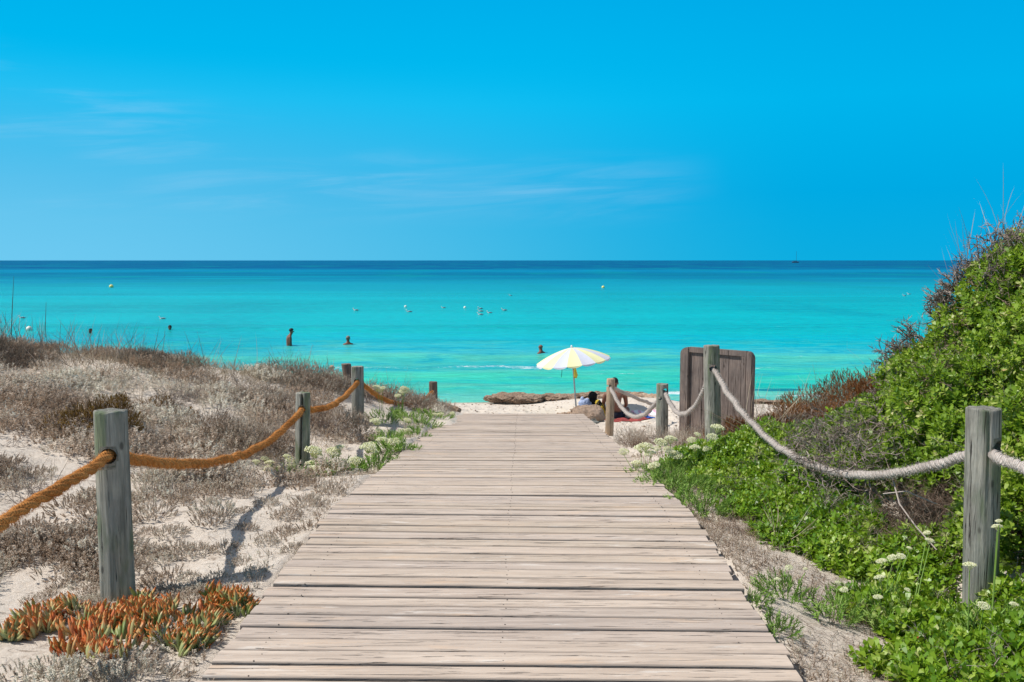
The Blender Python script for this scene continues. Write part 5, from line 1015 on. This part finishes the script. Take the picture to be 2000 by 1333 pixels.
# ------------------------------------------------------------------ grey scrub of the left dune
def clump(protos, R, H, n, vb=0.):
    a = RNG.uniform(0, 6.28, n); q = R*np.sqrt(RNG.random(n)); z = H*np.sqrt(np.clip(1-(q/R)**2, 0, 1))*RNG.uniform(.25, 1, n); P = np.stack([q*np.cos(a), q*np.sin(a), z*.75], 1)
    D = np.stack([np.cos(a)*q/R*.7, np.sin(a)*q/R*.7, np.full(n, .8)], 1)+RNG.normal(size=(n, 3))*.22
    V, Fs, A = scatter(protos, P, D, RNG.uniform(.7, 1.2, n), np.clip(.5+vb+RNG.normal(size=n)*.15, 0, 1)); return dict(V=V, F=Fs, tip=A['tip'], pv=A['var']-.5)
CL = [clump(SP_S, .13, .09, 120, v_) for v_ in (0, .1, -.12, .2, -.05, .05)]
CLF = [clump(SP_L, .17, .13, 72, v_) for v_ in (0, .1, -.1, .15, -.2)]
CLM = []
for c_ in CL: 
    o = mk('foliage', c_['V'], c_['F'], ML_SC, None, {'var': np.clip(.5+c_['pv'], 0, 1), 'tip': c_['tip']}); CLM.append(o.data); bpy.data.objects.remove(o)
def sand_open(px, py):
    """bare sand patches of the photo's left side"""
    f = np.zeros_like(px)
    for cx, cy, rx, ry, rt in ((60, 890, 150, 28, .22), (150, 715, 60, 28, .2), (440, 722, 95, 20, 0), (200, 720, 120, 14, .15), (560, 735, 70, 12, .1), (640, 775, 60, 12, .2), (560, 760, 90, 14, .1), (30, 725, 40, 14, .3), (400, 1060, 150, 75, .15), (540, 1000, 120, 40, -.1), (60, 1155, 90, 38, .1), (700, 925, 110, 26, -.5), (790, 790, 70, 14, .4), (760, 850, 70, 26, 0), (250, 800, 60, 10, 0), (520, 935, 60, 12, 0), (470, 1160, 60, 40, 0), (40, 1300, 70, 20, 0), (640, 840, 50, 14, -.1), (370, 690, 60, 6, 0), (400, 1320, 60, 20, 0), (230, 960, 60, 12, .1)):
        dx, dy = px-cx, py-cy; x_ = dx*math.cos(rt)+dy*math.sin(rt); y_ = -dx*math.sin(rt)+dy*math.cos(rt); f = np.maximum(f, 1.25-((x_/rx)**2+(y_/ry)**2))
    return f
n = 15000; X = RNG.uniform(-9.2, -1.25, n); Y = RNG.uniform(3.1, 17.6, n); Z = ground_z(X, Y); px, py = proj(np.stack([X, Y, Z], -1)); nz = fbm(X*1.1, Y*1.1, seed=61, o=4); op = sand_open(px, py)
dens = np.clip(.48+.85*nz-1.4*np.clip(op, 0, 1), .0, 1)
dens = np.where((X > -1.55) & (Y < 13), dens*.35, dens); dens = np.where((X > -2.6+.35*nz) & (Y > 7.8) & (Y < 14.2), dens*.12, dens)
vis = (px > -250) & (px < 1000) & (py < 1420); shore = Y < 17.0-np.clip((-X-2), 0, 5)*.0
keep = vis & shore & (RNG.random(n) < dens*np.where(Y < 7.6, .78, .52)); X, Y, Z, nz = X[keep], Y[keep], Z[keep], nz[keep]; px, py = px[keep], py[keep]
near = (Y < 7.6)
print('scrub clumps', len(X), near.sum())
def mass(name, label, sel, protos, S, mat, vb=0.):
    P = np.stack([X[sel], Y[sel], Z[sel]-.015], 1); loc = P.mean(0); k = len(P); D = rdir(k, 6.); V, Fs, A = scatter(protos, P-loc, D, S(k), np.clip(.5+vb+.40*fbm(X[sel]*.8, Y[sel]*.8, seed=91, o=3)+RNG.normal(size=k)*.13, 0, 1)); print(name, len(V)); return tag(mk(name, V, Fs, mat, None, A, loc=tuple(loc)), label, 'scrub', kind='stuff')
far = ~near
mass('dune_scrub', 'dry grey brown scrub covering the left dune up to its crest', far, CLF, lambda k: RNG.uniform(.75, 1.7, k), ML_SC, -.02)
CLN = [clump(SP_S, .13, .08, 70, v_) for v_ in (0, .1, -.1, .15)]
nn = near & ~((px > 262) & (px < 600) & (py > 985) & (py < 1105)) & ~((px < 500) & (py > 1165) & (py < 1300) & (RNG.random(len(px)) < .8)); mass('dune_scrub', 'silvery dry scrub carpet around the near left post and the rope', nn, CLN, lambda k: RNG.uniform(.7, 1.5, k), ML_SC, .08)
# single tufts on the open sand right of the near post
ti = 0
spots = [(300, 1010, 1.1), (335, 1045, .8), (415, 1020, 1.0), (412, 1003, 1.2), (480, 1035, .6), (300, 1085, .8), (345, 1083, .9), (382, 1082, .8), (290, 1040, .5), (318, 1095, .6), (440, 1075, .7), (468, 1100, .5), (475, 1000, .5), (520, 1060, .6), (555, 1045, .7), (370, 1130, .5), (300, 1135, .6), (330, 1160, .7), (270, 1110, .6), (395, 1150, .6), (375, 1165, .6), (500, 1120, .5), (560, 1010, .8), (600, 985, .9), (640, 960, .9), (520, 985, .7), (470, 970, .7), (435, 960, .9), (350, 985, .8), (575, 1075, .6)]
where = lambda x, y: ('beside the rope shadow' if 400 < x < 500 else 'close to the near left post' if x < 345 else 'along the boardwalk edge' if x > 500 else 'in the middle of the open sand')
for (qx, qy, s_) in spots:
    r = ray(qx, qy); k = 5.
    for _ in range(14): k = .5*k+.5*(gz(r[0]*k, r[1]*k)-CZ)/r[2]
    x, y = r[0]*k, r[1]*k; sz = 'small' if s_ < .7 else 'larger'; root = thing('scrub_tuft', (x, y, gz(x, y)-.01), f'{sz} dry grey scrub tuft on the sand {where(qx, qy)}', 'scrub tuft', f'{sz} scrub tufts on the sand {where(qx, qy)}', rz=random.uniform(0, 6)); root.scale = (s_, s_, s_*1.05)
    o = bpy.data.objects.new('foliage', CLM[ti % 6]); COL.objects.link(o); o.parent = root; ti += 1
# larger bushes of the left dune: dark ones at the top left, the olive brown one
def at_ground(qx, qy, y0=9.):
    r = ray(qx, qy); k = y0
    for _ in range(30): k = .6*k+.4*(gz(r[0]*k, r[1]*k)-CZ)/r[2]
    return r[0]*k, r[1]*k
x, y = at_ground(165, 850, 8.); dome_bush('brown_bush', 'dense olive brown cushion bush behind the near left post', [(x, y, .34, .36), (x+.24, y+.1, .30, .42), (x-.22, y, .24, .24)], 2600, ML_BO, SP_H, (.6, .9), gap=.03, vb=0.)
x, y = at_ground(310, 800, 9.5); dome_bush('brown_bush', 'small dark brown bush on the dune right above the near left post', [(x, y, .22, .18), (x+.25, y, .18, .14)], 1800, ML_BO, SP_H, (.7, .9), gap=.1, vb=-.1)
x, y = at_ground(235, 790, 9.5); dome_bush('brown_bush', 'smallest brown bush on the dune, between the olive cushion and the dark one', [(x, y, .14, .12)], 1800, ML_BO, SP_H, (.7, .9), gap=.1)
DG = m_leaf('dark_scrub', [(0, (.07, .055, .04)), (.5, (.20, .155, .115)), (1, (.38, .32, .25))], .9, .1, .05, (.3, .25, .2))
dome_bush('dark_bush', 'large dark scrub bush on the dune crest at the left edge of the photo', [(-7.0, 12.1, .45, .36), (-6.6, 12.0, .35, .26), (-7.4, 12.2, .5, .34)], 1000, DG, SP_T, (.9, 1.4), gap=.1)
x, y = at_ground(265, 700, 12.); dome_bush('brown_bush', 'brown bush on the dune crest right of the dark bush', [(-5.4, 13.0, .35, .22), (-4.9, 13.1, .35, .2)], 1100, DG, SP_T, (.9, 1.4), gap=.1, vb=.15)
for (qx, qy, y0, w_, h_, lab) in ((590, 750, 12.8, .6, .34, 'rounded grey scrub bush on the crest left of the flat topped post'), (540, 800, 11.3, .5, .25, 'grey brown scrub bush above the cracked post'), (640, 850, 11.9, .45, .40, 'big grey bush between the cracked post and the flat topped post'), (470, 875, 10.2, .55, .36, 'tall grassy scrub bush behind the orange rope, left of the cracked post'), (760, 775, 14.9, .5, .36, 'grey scrub mound right of the flat topped post'), (820, 785, 16.2, .42, .3, 'grey scrub mound against the short brown seaward post')):
    x, y = at_ground(qx, qy, y0) if y0 < 14 else ((qx-1000)/F*y0, y0); dome_bush('grey_bush', lab, [(x, y, w_, h_), (x+w_*.7, y+.1, w_*.7, h_*.85), (x-w_*.7, y+.1, w_*.7, h_*.8)], 900, ML_SC, SP_T+SP_S, (.9, 1.5), gap=.15, vb=-.08)
# tall dead grass along the crest
n = 2000; cxs = RNG.uniform(-9., -1.6, n); cy_ = np.interp(cxs, [-9.5, -7.4, -5.2, -3.9, -3, -2.2, -1.5], [12.9, 12.9, 12.9, 13.3, 14.1, 15.1, 16.6])+RNG.normal(size=n)*.5; den = .45+.5*vn(cxs*2.2, 0, seed=7); dn = np.where(cxs > -3.4, .35, 1.); k = RNG.random(n) < np.clip(den*dn, .05, 1); P = np.stack([cxs[k], cy_[k], ground_z(cxs[k], cy_[k])], 1)
grass('dune_grass', 'tall thin dead grass stalks standing along the left dune crest against the sea', P, rdir(len(P), 2.4), .50, .0065, ML_TB, bend=(.0, .5), S=(.35, 1.35), kind='stuff', n=4, vb=.4)
n = 5200; cxs = RNG.uniform(-9., -3.0, n); cy_ = np.interp(cxs, [-9.5, -7.4, -5.2, -3.9, -3], [12.9, 12.9, 12.9, 13.3, 14.1])+RNG.normal(size=n)*.55-.1; P = np.stack([cxs, cy_, ground_z(cxs, cy_)], 1)
grass('dune_grass', 'short straw coloured grass fringe on the left dune crest', P, rdir(n, 1.6), .20, .006, ML_GR, bend=(.0, .4), S=(.5, 1.3), kind='stuff', n=2)
P = ring(*at_ground(520, 880, 9.5), .8, 420); grass('grass_tuft', 'upright dry grass growing behind the rope left of the cracked post', P, rdir(420, 1.8), .30, .0045, ML_GR, bend=(0, .4), n=3)
P = np.concatenate([ring(*at_ground(605, 925, 9.1), .08, 12)]); grass('grass_tuft', 'few long pale grass blades leaning against the cracked post foot', P, rdir(12, .6)+np.array([-.8, 0, .7]), .38, .006, ML_GR, bend=(0, .3), n=4, vb=.4)
m = MB(); m.tube([at(22, 655, 12.6), at(24, 600, 12.6), at(27, 540, 12.6)], [.006, .005, .002], 5, var=.2, tip=.8); m.tube([at(88, 660, 12.6), at(89, 625, 12.6), at(90, 590, 12.6)], [.005, .004, .002], 5, var=.2, tip=.8); tag(m.build('dead_stalk', ML_TB), 'tallest dead stalk at the far left, crossing the dark band of the sea', 'stalk')
# litter of dead stems on the sand
n = 24000; X = np.concatenate([RNG.uniform(-7.5, -1.27, n), RNG.uniform(1.27, 2.9, 15000)]); Y = np.concatenate([RNG.uniform(3.1, 14, n), RNG.uniform(3.2, 9, 15000)]); dn = fbm(X*2.3, Y*2.3, seed=19, o=4); near_ = np.clip(1.5-Y/11, .2, 1); k = RNG.random(len(X)) < np.clip(.38+.7*dn, .03, 1)*near_; X, Y = X[k], Y[k]; Zg = ground_z(X, Y); a = RNG.uniform(0, 6.28, len(X)); L = RNG.uniform(.015, .08, len(X)); P0 = np.stack([X, Y, Zg+.004], 1); dxy = np.stack([np.cos(a), np.sin(a)], 1)*L[:, None]; X1 = P0[:, :2]+dxy; P1 = np.concatenate([X1, (ground_z(X1[:, 0], X1[:, 1])+.004+RNG.uniform(0, .02, len(X)))[:, None]], 1)
V, Q, v = segs(P0, P1, RNG.uniform(.0008, .0017, len(X)), np.full(len(X), .0007), RNG.random(len(X))); tag(mk('plant_litter', V, [Q], m_leaf('litter', [(0, (.14, .09, .07)), (.5, (.27, .21, .17)), (1, (.40, .35, .30))], .9, .1, 0), None, {'var': v, 'tip': np.full(len(V), .8)}), 'dead stems and twigs scattered over the sand on both sides of the boardwalk', 'litter', kind='stuff')
# low dry sprouts hugging both boardwalk edges
def edge_mass(name, label, xs_, ys_, protos, S, mat, vb):
    P = np.stack([xs_, ys_, ground_z(xs_, ys_)-.01], 1); loc = P.mean(0); k = len(P); V, Fs, A = scatter(protos, P-loc, rdir(k, 2.5), S, np.clip(.5+vb+RNG.normal(size=k)*.2, 0, 1)); tag(mk(name, V, Fs, mat, None, A, loc=tuple(loc)), label, 'scrub', kind='stuff')
n = 3800; Y = RNG.uniform(3.2, 14, n); X = -1.34-np.abs(RNG.normal(size=n))*.22-.02; k = vn(Y*1.3, 0, seed=3)+RNG.random(n)*.8 > .15; edge_mass('edge_scrub', 'low wiry grey plants along the left boardwalk edge', X[k]+deck_cx(Y[k]), Y[k], SP_S+SP_T, RNG.uniform(.5, 1.1, k.sum()), ML_SC, .1)
n = 7000; Y = RNG.uniform(3.2, 10.5, n); X = 1.33+np.abs(RNG.normal(size=n))*.26; k = vn(Y*1.1, 0, seed=13)+RNG.random(n)*.9 > .1; edge_mass('edge_scrub', 'low wiry grey plants on the sand strip along the right boardwalk edge', X[k]+deck_cx(Y[k]), Y[k], SP_S+SP_T, RNG.uniform(.4, 1.0, k.sum()), ML_SC, .0)
for (qx, qy, y0, lab) in ((1450, 1045, 5.6, 'tangled reddish grey twig mat between the boardwalk and the creeper'), (1640, 1200, 4.5, 'dry brown twig clump around the big globe flower stem')):
    x, y = at_ground(qx, qy, y0); P = ring(x+.1, y, .28, 160); V, Q, v = twigs(P-P.mean(0), rdir(160, .15), .12, .0018, 3, 3, .8, 0, .25); tag(mk('dead_twigs', V, [Q], ML_TB, None, {'var': v, 'tip': np.full(len(V), .8)}, loc=tuple(P.mean(0))), lab, 'twigs')
# fallen leaves
FL = m_plain('rusty_leaf', (.30, .09, .03), .8, .2, .3)
def dead_leaf(px, py, label, z=None, s=.05):
    r = ray(px, py); k = 5.
    for _ in range(20): k = .5*k+.5*((gz(r[0]*k, r[1]*k)+.02 if z is None else z)-CZ)/r[2]
    x, y = r[0]*k, r[1]*k; zz = (gz(x, y)+.03 if z is None else z+.012); V, Fb, t = leaf_proto(1, .5, .4); V = V*s; V = V @ np.array(Matrix.Rotation(random.uniform(0, 6), 3, 'Z') @ Matrix.Rotation(-1.35, 3, 'X')).T; tag(mk('dead_leaf', V, Fb, FL, None, None, loc=(x, y, zz)), label, 'leaf')
dead_leaf(1228, 928, 'rusty dead leaf on the right boardwalk edge below the sea fennel', float(deck_top(8.6)), .11); dead_leaf(1187, 925, 'tiny rusty leaf lying on the boardwalk near its right edge', float(deck_top(8.6)), .05)
for i, (qx, qy) in enumerate(((1785, 1213), (1800, 1262), (1822, 1268), (1808, 1285), (1845, 1272), (1912, 1300), (1920, 1318))):
    x, y = at_ground(qx, qy, 4.2); 
    dead_leaf(qx, qy-14, ['curled rust brown leaf high in the lower right greenery', 'rust brown leaf at the left of a curled group in the lower right greenery', 'rust brown leaf on top of the curled group', 'rust brown leaf at the bottom of the curled group', 'rust brown leaf right of the curled group', 'orange brown leaf near the bottom right corner', 'orange brown leaf lowest near the bottom right corner'][i], gz(x, y)+.13, .045)

# seaweed scraps and pebbles on the beach
n = 900; X = RNG.uniform(-1.6, 6.5, n); Y = RNG.uniform(14.5, 21.6, n); k = (np.abs(X-deck_cx(Y)) > 1.3) | (Y > 16.9); X, Y = X[k], Y[k]; mb = MB(); v0 = np.array([(1, 0, 0), (-1, 0, 0), (0, 1, 0), (0, -1, 0), (0, 0, 1), (0, 0, -1)], float); f0 = np.array([(0, 2, 4), (2, 1, 4), (1, 3, 4), (3, 0, 4), (2, 0, 5), (1, 2, 5), (3, 1, 5), (0, 3, 5)]); Zg = ground_z(X, Y)
for i in range(len(X)): mb.add(v0*RNG.uniform(.5, 1.3, (6, 1))*np.array([.018, .012, .010])*RNG.uniform(.4, 1.8)+np.array([X[i], Y[i], Zg[i]+.003]), [f0], var=RNG.random(), tip=.8)
tag(mb.build('beach_pebbles', m_leaf('pebble', [(0, (.12, .08, .06)), (.5, (.34, .24, .17)), (1, (.6, .5, .4))], .9, .1, 0)), 'pebbles and dried weed scraps scattered over the beach sand', 'pebbles', kind='stuff')

# other plants mixed into the left dune: straw grass and bare woody stems
ctr = []
for _ in range(170):
    x, y = RNG.uniform(-8.5, -2.4), RNG.uniform(5.5, 14); q = proj(np.array([x, y, gz(x, y)])); 
    if -100 < q[0] < 760 and sand_open(np.array([q[0]]), np.array([q[1]]))[0] < .6: ctr.append((x, y))
P = np.concatenate([ring(x, y, RNG.uniform(.05, .16), 26) for x, y in ctr]); grass('dune_grass', 'thin straw coloured grass wisps scattered through the dry scrub of the left dune', P, rdir(len(P), 1.7), .20, .0042, ML_GR, bend=(.1, .6), S=(.5, 1.3), kind='stuff', n=3)
ii = RNG.integers(0, len(ctr), 60); O = np.array([(ctr[i][0]+.25, ctr[i][1]+.15, gz(ctr[i][0]+.25, ctr[i][1]+.15)) for i in ii]); O = np.repeat(O, 9, 0)+RNG.normal(size=(540, 3))*np.array([.06, .06, 0]); V, Q, v = twigs(O-O.mean(0), rdir(540, .5), .17, .003, 3, 3, .7, 0, .2, .65); tag(mk('dead_stems', V, [Q], ML_TW, None, {'var': v, 'tip': np.full(len(V), .8)}, loc=tuple(O.mean(0))), 'bare woody stems sticking out of the dry scrub of the left dune', 'twigs', kind='stuff')

P = np.concatenate([ring(-2.15, 4.72, .26, 34), ring(-2.4, 4.95, .3, 30), ring(-1.75, 4.85, .3, 26)]); P = P[np.hypot(P[:, 0]+2.15, P[:, 1]-4.88) > .11]; V, Fs, A = scatter(CLN, P-P.mean(0), rdir(len(P), 6.), RNG.uniform(.35, .6, len(P)), np.clip(.55+RNG.normal(size=len(P))*.15, 0, 1)); tag(mk('scrub_tuft', V, Fs, ML_SC, None, A, loc=tuple(P.mean(0))), 'ring of low dry scrub around the foot of the near left post', 'scrub tuft')
for o_ in bpy.data.objects:
    if o_.get('label') and not (4 <= len(str(o_['label']).split()) <= 16): print('LABEL', o_.name, len(o_['label'].split()), o_['label'])
